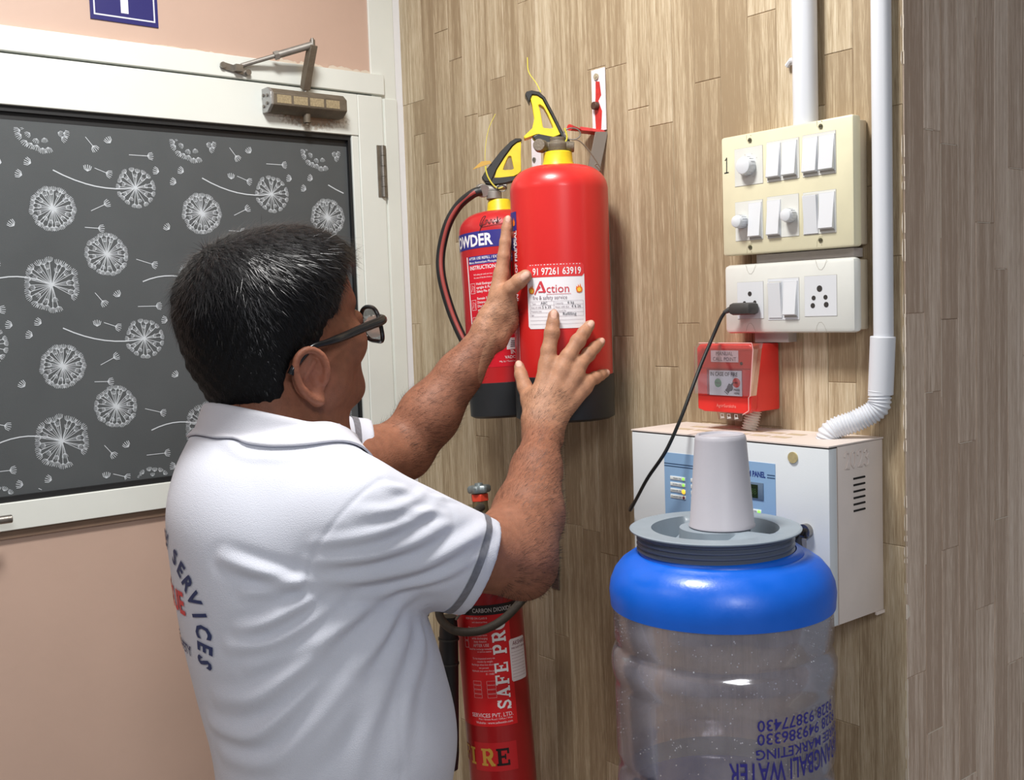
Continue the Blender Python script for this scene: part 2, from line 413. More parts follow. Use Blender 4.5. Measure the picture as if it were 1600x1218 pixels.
def head(x, y, r, n=22, gap=None, seed=0):
    R_ = random.Random(seed)
    for k in range(n):
        a = 2*PI*k/n+R_.uniform(-.06, .06)
        if gap and abs((a-gap[0]+PI) % (2*PI)-PI) < gap[1]: continue
        rr = r*R_.uniform(0.74, 0.84)
        seg([(x, y), (x+rr*math.cos(a), y+rr*math.sin(a))], 0.0009); tuft(x+rr*math.cos(a), y+rr*math.sin(a), a, r*0.20)
        if k % 2 == 0:
            rr = r*R_.uniform(0.45, 0.6); a += 0.14
            seg([(x, y), (x+rr*math.cos(a), y+rr*math.sin(a))], 0.0007); tuft(x+rr*math.cos(a), y+rr*math.sin(a), a, r*0.17, 0.0006)
    if YA < x-0.004 and x+0.004 < YB and ZA < y-.004 and y+.004 < ZB: put(pr, disc2d(x, y, 0.003), planemap((-0.0032, 0, 0), (0, 1, 0), (0, 0, 1)))
def stem(x0, y0, x1, y1, sag):
    P = [(x0+(x1-x0)*t, y0+(y1-y0)*t-sag*4*t*(1-t)) for t in np.linspace(0, 1, 9)]
    for i in range(8): seg(P[i:i+2], 0.0020)
def seed_(x, y, a, l):
    seg([(x, y), (x+l*math.cos(a), y+l*math.sin(a))], 0.0011); tuft(x+l*math.cos(a), y+l*math.sin(a), a, 0.010, 0.001)
for i in range(-2, 3):
    for j in range(-3, 2):
        ox = -0.70+0.258*i; oz = 1.815+0.261*j
        head(ox, oz, 0.037, 26, seed=1)
        head(ox+0.140, oz+0.040, 0.034, 18, seed=2); stem(ox+0.004, oz+0.063, ox+0.140, oz+0.040, 0.012)
        head(ox+0.084, oz-0.075, 0.036, 24, seed=3)
        head(ox-0.009, oz-0.126, 0.045, 24, gap=(-0.95, 0.33), seed=4); stem(ox-0.115, oz-0.122, ox-0.009, oz-0.126, -0.012)
        seed_(ox+0.062, oz-0.002, 0.45, 0.025); seed_(ox+0.050, oz-0.030, -0.05, 0.022); seed_(ox+0.134, oz-0.083, -0.3, 0.028)
        seed_(ox+0.072, oz+0.070, -0.35, 0.020); seed_(ox+0.060, oz-0.140, -0.9, 0.018); seed_(ox+0.132, oz-0.165, 0.0, 0.032)
        for q in ((-0.062, -0.03, 2.4), (0.101, -0.147, 2.2), (0.060, 0.064, 1.5), (-0.045, 0.052, 2.8), (-0.03, 0.072, 2.7), (-0.075, 0.07, 2.9)):
            tuft(ox+q[0], oz+q[1], q[2], 0.010, 0.0011)
pr.build('dandelion_print', PRINT, glass, smooth=False)
# hinge, knuckles
hg = MB()
for k in range(5):
    z0 = 1.858+k*0.0205; hg.cyl((0.013, -0.062, z0), (0.013, -0.062, z0+0.0197), 0.0052, n=14)
hg.box((0.010, -0.074, 1.858), (0.0125, -0.062, 1.960)); hg.box((0.010, -0.060, 1.858), (0.0125, -0.053, 1.960))
hg.build('hinge', STEEL, door)
hn = MB().cyl((0.045, -0.99, 1.318), (0.045, -0.807, 1.318), 0.0065, n=18).cyl((0.01, -0.825, 1.318), (0.045, -0.825, 1.318), 0.005)
hn.build('pull_handle', STEEL, door, bevel=0.001)
# plaster smears above the door head
sm = MB()
for k in range(46):
    y = random.uniform(-0.62, -0.09); w = random.uniform(0.01, 0.05); h = random.uniform(0.002, 0.007)*(1.6 if y > -0.3 else 0.7)
    sm.prism([(0, 0), (w, 0), (w*0.8, h*0.6), (w*0.45, h), (w*0.15, h*0.7)], (0.0006+random.random()*0.0012, y, 2.1002), (0, 1, 0), (0, 0, 1), (1, 0, 0), 0.0008)
sm.build('sealant_smear', mat('old_sealant', (214, 200, 184), 0.9, bump=0.4), door, smooth=False)

# blue sign above the door ----------------------------------------------------
sg = empty('wall_sign', (0.0, -0.563, 2.13), 'dark blue square sign with a white border on the pink wall', 'sign')
MB().box((0.0002, -0.621, 2.1325), (0.0022, -0.505, 2.2485)).build('panel', mat('sign_blue', (44, 42, 110), 0.35), sg)
q = MB(); pm = planemap((0.0026, -0.563, 2.1905), (0, 1, 0), (0, 0, 1))
put(q, frame2d(-0.0525, -0.0505, 0.0525, 0.0505, 0.0025), pm); put(q, rect2d(-0.0065, -0.042, 0.0065, 0.030), pm)
q.build('white_symbol', mat('sign_white', (224, 228, 240), 0.4), sg, smooth=False)

# door closer -------------------------------------------------------------------
dc = empty('door_closer', (0.01, -0.245, 2.02), 'dusty grey hydraulic door closer with a jointed arm on the cream door frame', 'door closer')
poly = [(0.0, -0.020), (0.020, -0.020), (0.036, -0.009), (0.036, 0.012), (0.024, 0.022), (0.0, 0.022)]
b = MB(); b.prism(poly, (0.0105, -0.2365, 2.022), (1, 0, 0), (0, 0, 1), (0, 1, 0), 0.155)
b.build('body', DUSTY, dc, bevel=0.0015)
b = MB(); b.prism([(x*1.0, z*1.05) for x, z in poly], (0.0105, -0.3165, 2.022), (1, 0, 0), (0, 0, 1), (0, 1, 0), 0.006)
b.build('end_cap', mat('bare_cast_metal', (176, 176, 176), 0.4, 0.7, bump=0.3), dc, bevel=0.001, label='bare metal end cap')
for (dx, dz) in ((0.008, -0.010), (0.008, 0.010), (0.023, 0.008), (0.022, -0.006)):
    MB().cyl((0.0105+dx, -0.322, 2.022+dz), (0.0105+dx, -0.3195, 2.022+dz), 0.0032, n=6).build('screw', STEEL, dc)
st = MB()
for k in range(4): st.box((0.0465, -0.307+k*0.034, 2.016), (0.0471, -0.278+k*0.034, 2.031))
st.build('worn_sticker', mat('old_sticker', (168, 152, 120), 0.7, var=0.3, vscale=300), dc)
MB().cyl((0.028, -0.237, 1.988), (0.028, -0.237, 2.004), 0.0070, n=16).cyl((0.028, -0.237, 1.984), (0.028, -0.237, 1.988), 0.004, n=12).build('spindle_cap', DUSTY, dc)
MB().cyl((0.028, -0.238, 2.040), (0.028, -0.238, 2.054), 0.006, n=14).build('spindle', STEEL, dc)
E1 = np.array([0.028, -0.238, 2.050]); E2 = np.array([0.060, -0.236, 2.126]); E3 = np.array([0.016, -0.360, 2.082])
arm = MB().tube([E1, E1*0.7+E2*0.3+np.array([0.002, -0.002, 0]), E2], 0.0105, n=4, up=(1, 1, 0)); arm.build('lever_arm', DUSTY, dc, bevel=0.001)
rod = MB(); rod.tube([E2, E2*0.5+E3*0.5], 0.0068, n=12); rod.tube([E2*0.5+E3*0.5, E3], 0.0042, n=12); rod.tube([E2*0.52+E3*0.48, E2*0.46+E3*0.54], 0.0084, n=6)
rod.build('connecting_rod', GREYM, dc)
MB().cyl(E2-[0, 0, 0.006], E2+[0, 0, 0.009], 0.005, n=14).cyl(E2+[0, 0, .009], E2+[0, 0, .012], 0.0028, n=10).build('joint_pin', STEEL, dc)
sh = MB(); sh.prism([(-0.024, -0.006), (0.024, -0.006), (0.028, 0), (0.024, 0.006), (-0.024, 0.006), (-0.028, 0)], (0.0145, -0.372, 2.075), (0, 0.985, -0.17), (0, 0.17, 0.985), (1, 0, 0), 0.003)
sh.cyl((0.016, -0.348, 2.071), (0.021, -0.348, 2.071), 0.0055, n=12).cyl((0.016, -0.396, 2.079), (0.020, -0.396, 2.079), 0.0055, n=12)
sh.box((0.015, -0.375, 2.070), (0.026, -0.361, 2.082)); sh.build('arm_shoe', STEEL, dc)
# grime patch printed on the rail below the closer
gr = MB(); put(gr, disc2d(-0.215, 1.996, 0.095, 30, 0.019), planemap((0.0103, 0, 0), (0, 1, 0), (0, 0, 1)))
gm_ = mat('grime', (178, 158, 138), 0.9, var=0.25, vscale=150)
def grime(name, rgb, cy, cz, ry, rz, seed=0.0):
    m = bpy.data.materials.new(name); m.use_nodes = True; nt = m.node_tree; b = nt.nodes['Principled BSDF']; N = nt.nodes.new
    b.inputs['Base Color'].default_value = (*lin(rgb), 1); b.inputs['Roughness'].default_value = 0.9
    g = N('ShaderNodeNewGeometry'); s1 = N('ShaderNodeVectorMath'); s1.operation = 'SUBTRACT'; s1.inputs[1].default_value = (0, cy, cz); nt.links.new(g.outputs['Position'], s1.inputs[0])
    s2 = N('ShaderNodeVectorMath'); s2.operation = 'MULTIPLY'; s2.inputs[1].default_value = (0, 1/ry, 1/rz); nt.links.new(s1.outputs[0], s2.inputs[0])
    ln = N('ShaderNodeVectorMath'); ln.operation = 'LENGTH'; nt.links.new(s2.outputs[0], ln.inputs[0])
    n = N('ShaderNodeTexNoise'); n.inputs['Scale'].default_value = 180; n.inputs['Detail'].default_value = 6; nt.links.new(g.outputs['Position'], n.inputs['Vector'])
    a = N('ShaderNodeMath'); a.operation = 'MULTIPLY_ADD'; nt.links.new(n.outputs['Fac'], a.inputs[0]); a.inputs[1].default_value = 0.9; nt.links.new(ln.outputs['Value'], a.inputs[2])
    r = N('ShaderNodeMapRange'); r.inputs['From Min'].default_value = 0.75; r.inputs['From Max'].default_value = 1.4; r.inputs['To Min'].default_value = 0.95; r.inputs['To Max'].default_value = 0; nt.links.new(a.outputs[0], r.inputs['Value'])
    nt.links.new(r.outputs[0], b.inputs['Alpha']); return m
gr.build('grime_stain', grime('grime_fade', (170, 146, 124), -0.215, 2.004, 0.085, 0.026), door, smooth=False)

# ------------------------------------------------------------------ conduits
def pipe_on_wall(name, x, z0, z1, r, label, extra=None):
    o = empty(name, (x, -r, z0), label, 'conduit', 'conduits on the back wall')
    MB().cyl((x, -r-0.002, z0), (x, -r-0.002, z1), r, n=28, caps=False).build('pipe', PVC, o)
    return o
c1 = pipe_on_wall('conduit_pipe', 1.0975, 1.56, 2.719, 0.0125, 'long straight white plastic conduit nearest the wall corner with a bent ribbed end')
MB().cyl((1.0925, -0.0145, 1.497), (1.0965, -0.0145, 1.572), 0.0158, n=28).build('coupling', PVC, c1, bevel=0.001)
pth = catmull([(1.0925, -0.016, 1.502), (1.090, -0.018, 1.480), (1.068, -0.030, 1.464), (1.050, -0.042, 1.456), (1.040, -0.050, 1.448), (1.036, -0.052, 1.436)], 10)
pth = catmull(pth, 2)
seg_l = np.concatenate([[0], np.cumsum(np.linalg.norm(np.diff(pth, axis=0), axis=1))])
n_ = int(seg_l[-1]/0.0007); tt = np.linspace(0, seg_l[-1], n_); P_ = np.column_stack([np.interp(tt, seg_l, pth[:, k]) for k in range(3)])
MB().tube(P_, 0.0138+0.0011*np.sin(tt*2*PI/0.0042), n=26).build('ribbed_hose', PVC, c1, sharp=80)
c2 = pipe_on_wall('conduit_pipe', 0.987, 1.85, 2.719, 0.0165, 'short wide white plastic conduit running down into the cream switchboard')
MB().box((0.955, -0.010, 1.940), (0.972, -0.0013, 1.949), ch=0.002).tube([(0.972, -.006, 1.944), (0.958, -.009, 1.946), (0.950, -.006, 1.941)], 0.004, n=8).build('saddle_clip', PVC, c2)
g_ = empty('cable_trunking', (0.95, -0.004, 1.56), 'short grey trunking between the two switchboards and the red call point', 'trunking')
MB().box((0.905, -0.022, 1.6755), (1.060, -0.0013, 1.6870)).build('grey_cover', PVCG, g_)
MB().box((0.898, -0.020, 1.5645), (0.955, -0.0013, 1.5775)).build('lower_cover', PVCG, g_)
# ------------------------------------------------------------------ switchboards
CREAMP = mat('aged_cream_plastic', (221, 215, 184), 0.35, var=0.05, vscale=30)
CREAMB = mat('cream_backing', (206, 194, 172), 0.5, var=0.06, vscale=25)
WHP = mat('white_plastic', (212, 215, 219), 0.28)
WHP2 = mat('white_plastic_ivory', (214, 215, 209), 0.3, var=0.03, vscale=40)
HOLE = mat('dark_hole', (48, 44, 42), 0.7)
INK = mat('dark_green_ink', (28, 40, 34), 0.6)
SCREW = mat('tarnished_screw', (110, 108, 84), 0.5, 0.7)
GRV = mat('groove_line', (170, 166, 156), 0.7)
def plate(mb, x0, z0, x1, z1, yb, yf, r=0.006, n=5):
    """cover plate bulging to the front with rounded long edges"""
    prof = [(yb, 0.0)]+[(yf+r*(1-math.sin(a)), -r*(1-math.cos(a))) for a in np.linspace(0, PI/2, n)]
    # build as bevelled box
    mb.box((x0, yf, z0), (x1, yb, z1), ch=r)
def rocker(parent, x, z, w, h, y, on):
    """rocker switch whose lower edge stands proud (on) or upper edge (off)"""
    g = MB(); g.box((x, y-0.0012, z), (x+w, y+0.002, z+h))
    f = g.build('rocker_bezel', WHP, parent)
    lo, hi = (0.0062, 0.0012) if on else (0.0012, 0.0050)
    xa, xb, za, zb = x+0.0009, x+w-0.0009, z+0.001, z+h-0.001
    m = MB(); m.add([(xa, y, za), (xb, y, za), (xb, y, zb), (xa, y, zb), (xa, y-lo, za+(0.002 if on else 0)), (xb, y-lo, za+(0.002 if on else 0)), (xb, y-hi, zb), (xa, y-hi, zb)],
          [(0, 1, 5, 4), (1, 2, 6, 5), (2, 3, 7, 6), (3, 0, 4, 7), (4, 5, 6, 7), (3, 2, 1, 0)])
    m.build('rocker_switch', WHP, parent, bevel=0.0004)
    d = MB().box((xa, y-0.0013, z-0.0002), (xb, y-0.0002, z+0.0035)) if on else MB().box((xa, y-0.0013, zb-.001), (xb, y-0.0002, z+h))
    d.build('switch_gap', GRV, f)
def knob(parent, x, z, r, y, ln):
    k = MB().lathe([(r*1.0, 0), (r*0.98, ln*0.75), (r*0.88, ln*0.95), (r*0.7, ln), (0.0, ln*1.02)], (x, y, z), 28, axis=(0, -1, 0))
    o = k.build('rotary_knob', WHP, parent); t = MB()
    for i in range(16):
        a = i*PI/8; t.box((x+r*math.cos(a)-0.0004, y-ln*0.7, z+r*math.sin(a)-0.0004), (x+r*math.cos(a)+0.0004, y-0.001, z+r*math.sin(a)+0.0004))
    t.build('grip_rib', WHP, o)
def frame_line(mb, x0, z0, x1, z1, y, w=0.0004):
    put(mb, frame2d(x0, z0, x1, z1, w), planemap((0, y, 0), (1, 0, 0), (0, 0, 1)))
FY = -0.0405
sb = empty('switchboard', (0.966, 0, 1.690), 'upper cream switchboard with eight rocker switches and three round knobs', 'switchboard', 'switchboards on the back wall')
MB().box((0.864, -0.030, 1.691), (1.068, -0.0013, 1.850), ch=0.002).build('back_box', CREAMB, sb)
p = MB(); p.box((0.860, FY, 1.688), (1.073, -0.022, 1.854), ch=0.0035); p.build('cover_plate', CREAMP, sb)
for (x, z) in ((0.9115, 1.844), (1.0257, 1.8455), (0.909, 1.6975), (1.0235, 1.6990)):
    t = 1 if z > 1.75 else -1
    s_ = MB().cyl((x, FY-0.0012, z), (x, FY+0.001, z), 0.0030, n=14).build('screw', SCREW, sb)
    MB().box((x-0.0026, FY-0.0016, z-0.0004), (x+0.0026, FY-0.0011, z+0.0004)).build('screw_slot', HOLE, s_)
    q = MB(); P = [(x-0.0062, z+t*0.008), (x-0.0055, z+t*0.001), (x-0.002, z-t*0.0045), (x+0.003, z-t*0.004)]
    put(q, line2d(P, 0.0005), planemap((0, FY-0.0001, 0), (1, 0, 0), (0, 0, 1))); put(q, disc2d(x+0.0013, z+t*0.0062, 0.0007), planemap((0, FY-0.0001, 0), (1, 0, 0), (0, 0, 1)))
    q.build('moulded_notch', mat('notch_line', (150, 142, 112), .8), sb, smooth=False)
mods = [(0.8845, 1.7832, 0.9325, 1.8345), (0.9395, 1.7832, 0.9915, 1.8365), (0.9975, 1.7832, 1.0478, 1.8372),
        (0.8840, 1.7075, 0.9312, 1.7612), (0.9390, 1.7075, 0.9900, 1.7630), (0.9972, 1.7075, 1.0472, 1.7625)]
for m_ in mods:
    o = MB().box((m_[0], FY-0.0006, m_[1]), (m_[2], FY+0.001, m_[3])).build('module_frame', WHP2, sb)
    q = MB(); frame_line(q, m_[0]-0.0004, m_[1]-.0004, m_[2]+.0004, m_[3]+.0004, FY-0.0002); q.build('joint', GRV, o, smooth=False)
y = FY-0.0006
for (x, z, w, h, on) in ((0.9402, 1.7865, 0.0225, 0.047, 1), (0.9655, 1.7865, 0.0235, 0.047, 1), (0.9980, 1.7865, 0.0235, 0.047, 1), (1.0235, 1.7865, 0.0235, 0.047, 1),
                     (0.9080, 1.7092, 0.0220, 0.049, 1), (0.9392, 1.7092, 0.0222, 0.049, 1), (0.9980, 1.7085, 0.0225, 0.051, 0), (1.0225, 1.7110, 0.0235, 0.049, 1)):
    rocker(sb, x, z, w, h, y, on)
knob(sb, 0.9085, 1.8090, 0.0128, y, 0.014); knob(sb, 0.8975, 1.7335, 0.0090, y, 0.017); knob(sb, 0.9785, 1.7350, 0.0090, y, 0.015)
q = MB()
for r_, a0 in ((0.0172, 0.6), (0.0172, 1.2), (0.0172, 1.9), (0.0172, 5.2)): put(q, disc2d(0.9085+r_*math.cos(a0), 1.809+r_*math.sin(a0), 0.0006, 8), planemap((0, y-0.0002, 0), (1, 0, 0), (0, 0, 1)))
q.build('dial_mark', GRV, sb, smooth=False)
q = MB(); pm = planemap((0, FY-0.0003, 0), (1, 0, 0), (0, 0, 1))
for L in ([(0.8672, 1.8215), (0.8702, 1.8255), (0.8697, 1.8040)], [(0.8655, 1.8042), (0.8735, 1.8046)]): put(q, line2d(L, 0.0016), pm)
q.build('handwritten_mark', INK, sb, smooth=False)

s2 = empty('switchboard', (0.966, 0, 1.578), 'lower white switch and socket board with two three-pin sockets and two rocker switches', 'switchboard', 'switchboards on the back wall')
MB().box((0.864, -0.030, 1.581), (1.068, -0.0013, 1.672), ch=0.002).build('back_box', CREAMB, s2)
MB().box((0.861, FY, 1.578), (1.073, -0.022, 1.6745), ch=0.006).build('cover_plate', WHP2, s2)
for m_ in ((0.8850, 1.5985, 0.9300, 1.6495), (0.9380, 1.5960, 0.9885, 1.6520), (0.9975, 1.6000, 1.0468, 1.6530)):
    o = MB().box((m_[0], FY-0.0006, m_[1]), (m_[2], FY+0.001, m_[3])).build('module_frame', WHP, s2)
    q = MB(); frame_line(q, m_[0]-0.0004, m_[1]-.0004, m_[2]+.0004, m_[3]+.0004, FY-0.0002); q.build('joint', GRV, o, smooth=False)
rocker(s2, 0.9395, 1.5990, 0.0220, 0.049, y, 0); rocker(s2, 0.9645, 1.6000, 0.0222, 0.048, y, 1)
for (x, z, r) in ((0.907, 1.6330, 0.0033), (0.8975, 1.6205, 0.0026), (0.9155, 1.6210, 0.0026), (1.0210, 1.6360, 0.0042), (1.0118, 1.6240, 0.0031), (1.0300, 1.6245, 0.0031), (1.0103, 1.6140, 0.0034), (1.0310, 1.6148, 0.0036)):
    MB().cyl((x, y-0.0003, z), (x, y+0.001, z), r, n=20).build('pin_hole', HOLE, s2)
q = MB()
for (x, z, t) in ((0.909, 1.6735, 1), (1.0235, 1.6735, 1), (0.907, 1.579, -1), (1.022, 1.579, -1)):
    P = [(x-0.0085, z), (x-0.006, z-t*0.008), (x-0.003, z-t*0.0125), (x+0.001, z-t*0.0130), (x+0.005, z-t*0.009), (x+0.009, z)]
    put(q, line2d(P, 0.0005), planemap((0, FY-0.0002, 0), (1, 0, 0), (0, 0, 1)))
q.build('moulded_notch', GRV, s2, smooth=False)
# plug and its cable
BLK = mat('black_plastic', (34, 34, 36), 0.42, var=0.1, vscale=80)
DBLK = mat('dusty_black_plastic', (62, 60, 58), 0.5, bump=0.15, bscale=400, var=0.2, vscale=90)
pl = empty('power_plug', (0.905, -0.05, 1.614), 'black power plug in the left socket of the lower board with its thin black cable', 'plug')
m = MB(); m.box((0.888, -0.067, 1.6040), (0.9250, -0.0418, 1.6210), ch=0.0055); m.build('plug_body', DBLK, pl)
m = MB(); m.tube([(0.892, -0.058, 1.6125), (0.886, -0.061, 1.6115), (0.879, -0.064, 1.608)], [0.0052, 0.0042, 0.0026], n=12); m.build('strain_relief', DBLK, pl)
cb = catmull([(0.881, -0.063, 1.6095), (0.8757, -0.068, 1.598), (0.8697, -0.080, 1.5711), (0.8662, -0.10, 1.5362), (0.8651, -0.12, 1.5017), (0.8619, -0.14, 1.4631), (0.8469, -0.155, 1.4189), (0.8153, -0.158, 1.3799), (0.7858, -0.150, 1.3478), (0.7575, -0.136, 1.3235), (0.7420, -0.118, 1.3240), (0.7370, -0.09, 1.3400), (0.7400, -0.05, 1.3500)], 8)
MB().tube(cb, 0.0026, n=10).build('cable', mat('black_cable', (26, 28, 28), 0.35), pl)

# ------------------------------------------------------------------ manual call point
RED = mat('red_plastic', (222, 52, 46), 0.32, var=0.05, vscale=40)
mc = empty('fire_call_point', (0.876, 0, 1.468), 'red manual fire call point box with a clear cover above the control panel', 'call point')
m = MB(); m.box((0.829, -0.052, 1.4690), (0.9255, -0.0013, 1.5635), ch=0.0025); m.build('back_box', RED, mc)
front = [(0.0, 0.0035), (0.012, 0.0), (0.086, 0.0), (0.0965, 0.006), (0.0985, 0.094), (0.094, 0.0965), (0.005, 0.0965), (0.0, 0.091)]
m = MB(); m.prism(front, (0.8290, -0.0585, 1.4670), (1, 0, 0), (0, 0, 1), (0, 1, 0), 0.013); m.build('front_case', RED, mc, bevel=0.0015)
yf = -0.0652
MB().box((0.8555, yf-0.0006, 1.5385), (0.9045, yf+0.0005, 1.5550)).build('paper_label', mat('pinkish_label', (244, 222, 228), 0.5), mc)
q = MB(); pm = planemap((0, yf-0.0009, 0), (1, 0, 0), (0, 0, 1)); TXT = mat('grey_print', (110, 96, 104), 0.6)
put(q, text2d('MANUAL', 0.0075, 0, 'CENTER'), pm, 0.880, 1.5480); put(q, text2d('CALL POINT', 0.0075, 0, 'CENTER'), pm, 0.880, 1.5403)
q.build('lettering', TXT, mc, smooth=False)
MB().box((0.8475, yf-0.0005, 1.4910), (0.9105, yf+0.001, 1.5285)).build('window_recess', mat('dark_red_recess', (150, 40, 50), 0.5), mc)
fc = MB().box((0.8525, yf-0.0014, 1.4915), (0.9103, yf+0.001, 1.5268)).build('break_element', mat('break_glass_white', (214, 220, 232), 0.35), mc)
q = MB(); pm = planemap((0, yf-0.0017, 0), (1, 0, 0), (0, 0, 1)); DK = mat('dark_print', (38, 38, 52), 0.5)
put(q, text2d('IN CASE OF FIRE', 0.0078, 0.02, 'LEFT', 0.86), pm, 0.8545, 1.5190)
put(q, text2d('PRESS', 0.0042, 0.02, 'CENTER'), pm, 0.9015, 1.4985); put(q, text2d('HERE', 0.0042, 0.02, 'CENTER'), pm, 0.9015, 1.4938)
hand = [(0, 0), (0.006, -0.0045), (0.0085, -0.001), (0.0125, -0.0005), (0.0145, 0.003), (0.0135, 0.0075), (0.0165, 0.0115), (0.0150, 0.0125), (0.0105, 0.0085), (0.0070, 0.0098), (0.0045, 0.0060), (0.0030, 0.0030)]
put(q, (np.array(hand), [tuple(range(len(hand)))]), pm, 0.8810, 1.4990)
put(q, line2d([(-0.0012, -0.0015), (0.0050, -0.0058)], 0.0012), pm, 0.8810, 1.4990)
q.build('lettering', DK, fc, smooth=False)
q = MB(); put(q, disc2d(0.8685, 1.5090, 0.0062, 28), pm); q.build('green_dot', mat('green_print', (44, 138, 82), 0.5), fc, smooth=False)
q = MB(); put(q, disc2d(0.9012, 1.5100, 0.0068, 28), pm); q.build('red_dot', mat('red_print', (214, 66, 62), 0.5), fc, smooth=False)
q = MB(); pm2 = planemap((0, yf-0.0021, 0), (1, 0, 0), (0, 0, 1)); put(q, text2d('NORMAL', 0.0024, 0.02, 'CENTER'), pm2, 0.8685, 1.5082); put(q, text2d('FIRE', 0.0030, 0.02, 'CENTER'), pm2, 0.9012, 1.5090)
q.build('dot_text', DK, fc, smooth=False)
q = MB(); pm = planemap((0, yf-0.0004, 0), (1, 0, 0), (0, 0, 1)); put(q, text2d('Agni•Suraksha', 0.0068, 0.0, 'CENTER', 0.9), pm, 0.8815, 1.4745); q.build('brand_lettering', mat('pale_red_print', (240, 150, 140), 0.4), mc, smooth=False)
q = MB(); put(q, rect2d(0.830, 1.5293, 0.926, 1.5299, 8), pm); put(q, rect2d(0.830, 1.4901, 0.926, 1.4906, 8), pm); q.build('case_seam', mat('seam_red', (150, 30, 28), 0.6), mc, smooth=False)
MB().cyl((0.9095, yf-0.001, 1.5370), (0.9095, yf, 1.5370), 0.0022, n=12).build('reset_screw', HOLE, mc)
def clear_mat(name, tint, gl=0.12, rough=0.1, diff=0.0, dcol=(220, 220, 225), fres=True, var=0.0):
    m = bpy.data.materials.new(name); m.use_nodes = True; nt = m.node_tree; nt.nodes.clear(); N = nt.nodes.new; Lk = nt.links.new
    out = N('ShaderNodeOutputMaterial'); tr = N('ShaderNodeBsdfTransparent'); tr.inputs[0].default_value = (*tint, 1)
    gs = N('ShaderNodeBsdfGlossy'); gs.inputs['Roughness'].default_value = rough; gs.inputs['Color'].default_value = (1, 1, 1, 1)
    df = N('ShaderNodeBsdfDiffuse'); df.inputs['Color'].default_value = (*lin(dcol), 1)
    m1 = N('ShaderNodeMixShader'); m1.inputs[0].default_value = diff; Lk(tr.outputs[0], m1.inputs[1]); Lk(df.outputs[0], m1.inputs[2])
    if var:
        g = N('ShaderNodeNewGeometry'); n = N('ShaderNodeTexNoise'); n.inputs['Scale'].default_value = 14; n.inputs['Detail'].default_value = 8; n.inputs['Roughness'].default_value = 0.7
        Lk(g.outputs['Position'], n.inputs['Vector']); r = N('ShaderNodeMapRange'); r.inputs['From Min'].default_value = 0.3; r.inputs['From Max'].default_value = 0.7
        r.inputs['To Min'].default_value = max(0, diff-var); r.inputs['To Max'].default_value = diff+var; Lk(n.outputs['Fac'], r.inputs['Value']); Lk(r.outputs[0], m1.inputs[0])
    m2 = N('ShaderNodeMixShader'); Lk(m1.outputs[0], m2.inputs[1]); Lk(gs.outputs[0], m2.inputs[2])
    lw = N('ShaderNodeLayerWeight'); lw.inputs['Blend'].default_value = 0.25
    mu = N('ShaderNodeMath'); mu.operation = 'MULTIPLY_ADD'; Lk(lw.outputs['Fresnel'], mu.inputs[0]); mu.inputs[1].default_value = 0.6; mu.inputs[2].default_value = gl*0.4
    Lk(mu.outputs[0], m2.inputs[0]); Lk(m2.outputs[0], out.inputs[0]); return m
CLEAR = clear_mat('clear_plastic', (0.93, 0.92, 0.93), 0.10, 0.08, 0.02, (255, 235, 235))
m = MB()
cov = [(0.8275, 1.4930), (0.9275, 1.4925), (0.9340, 1.5570), (0.9320, 1.5655), (0.8380, 1.5655), (0.8295, 1.5600)]
m.prism(cov, (0, -0.0705, 0), (1, 0, 0), (0, 0, 1), (0, 1, 0), 0.0012)
m.add([(0.9275, -0.0700, 1.4925), (0.9340, -0.0700, 1.5570), (0.9330, -0.050, 1.5570), (0.9265, -0.055, 1.4925)], [(0, 1, 2, 3)])
m.add([(0.9340, -0.0700, 1.5570), (0.9320, -0.0700, 1.5655), (0.9315, -0.045, 1.5650), (0.9330, -0.050, 1.5570)], [(0, 1, 2, 3)])
m.build('clear_cover', CLEAR, mc)
m = MB(); m.tube([(0.9275, -0.0705, 1.4925), (0.9340, -0.0705, 1.5570), (0.9320, -0.0705, 1.5655), (0.8380, -0.0705, 1.5655)], 0.0007, n=6)
m.tube([(0.9275, -0.0705, 1.4925), (0.9245, -.070, 1.4905), (0.9240, -0.0695, 1.4720), (0.9130, -.069, 1.4660)], 0.0006, n=6)
m.build('cover_edge', mat('pale_clear_edge', (244, 190, 186), 0.2), mc)
m = MB(); m.prism([(0, 0), (0.040, 0), (0.043, 0.0125), (-0.004, 0.0125)], (0.8640, -0.060, 1.4560), (1, 0, 0), (0, 0, 1), (0, 1, 0), 0.0012); m.build('lower_flap', CLEAR, mc)
q = MB(); pm = planemap((0, -0.0610, 0), (1, 0, 0), (0, 0, 1))
for k, x in enumerate((0.870, 0.882, 0.895)):
    put(q, frame2d(x-0.003, 1.460, x+0.003, 1.465, 0.0008), pm)
    put(q, line2d([(x-0.003, 1.4585), (x+0.004, 1.4595)], 0.0008), pm)
q.build('moulded_mark', mat('white_mark', (240, 240, 240), 0.4), mc, smooth=False)
# ribbed hose from call point to panel
tt = np.linspace(0, 1, 120); P_ = np.column_stack([0.9035-0.004*tt, -0.032-0.006*tt, 1.4690-0.0280*tt])
hs = empty('ribbed_hose', (0.900, -0.036, 1.441), 'short grey ribbed hose between the call point and the panel top', 'hose')
MB().tube(P_, 0.0105+0.0012*np.sin(tt*2*PI*7.5), n=24).build('hose', mat('beige_hose', (206, 194, 184), 0.5), hs, sharp=80)

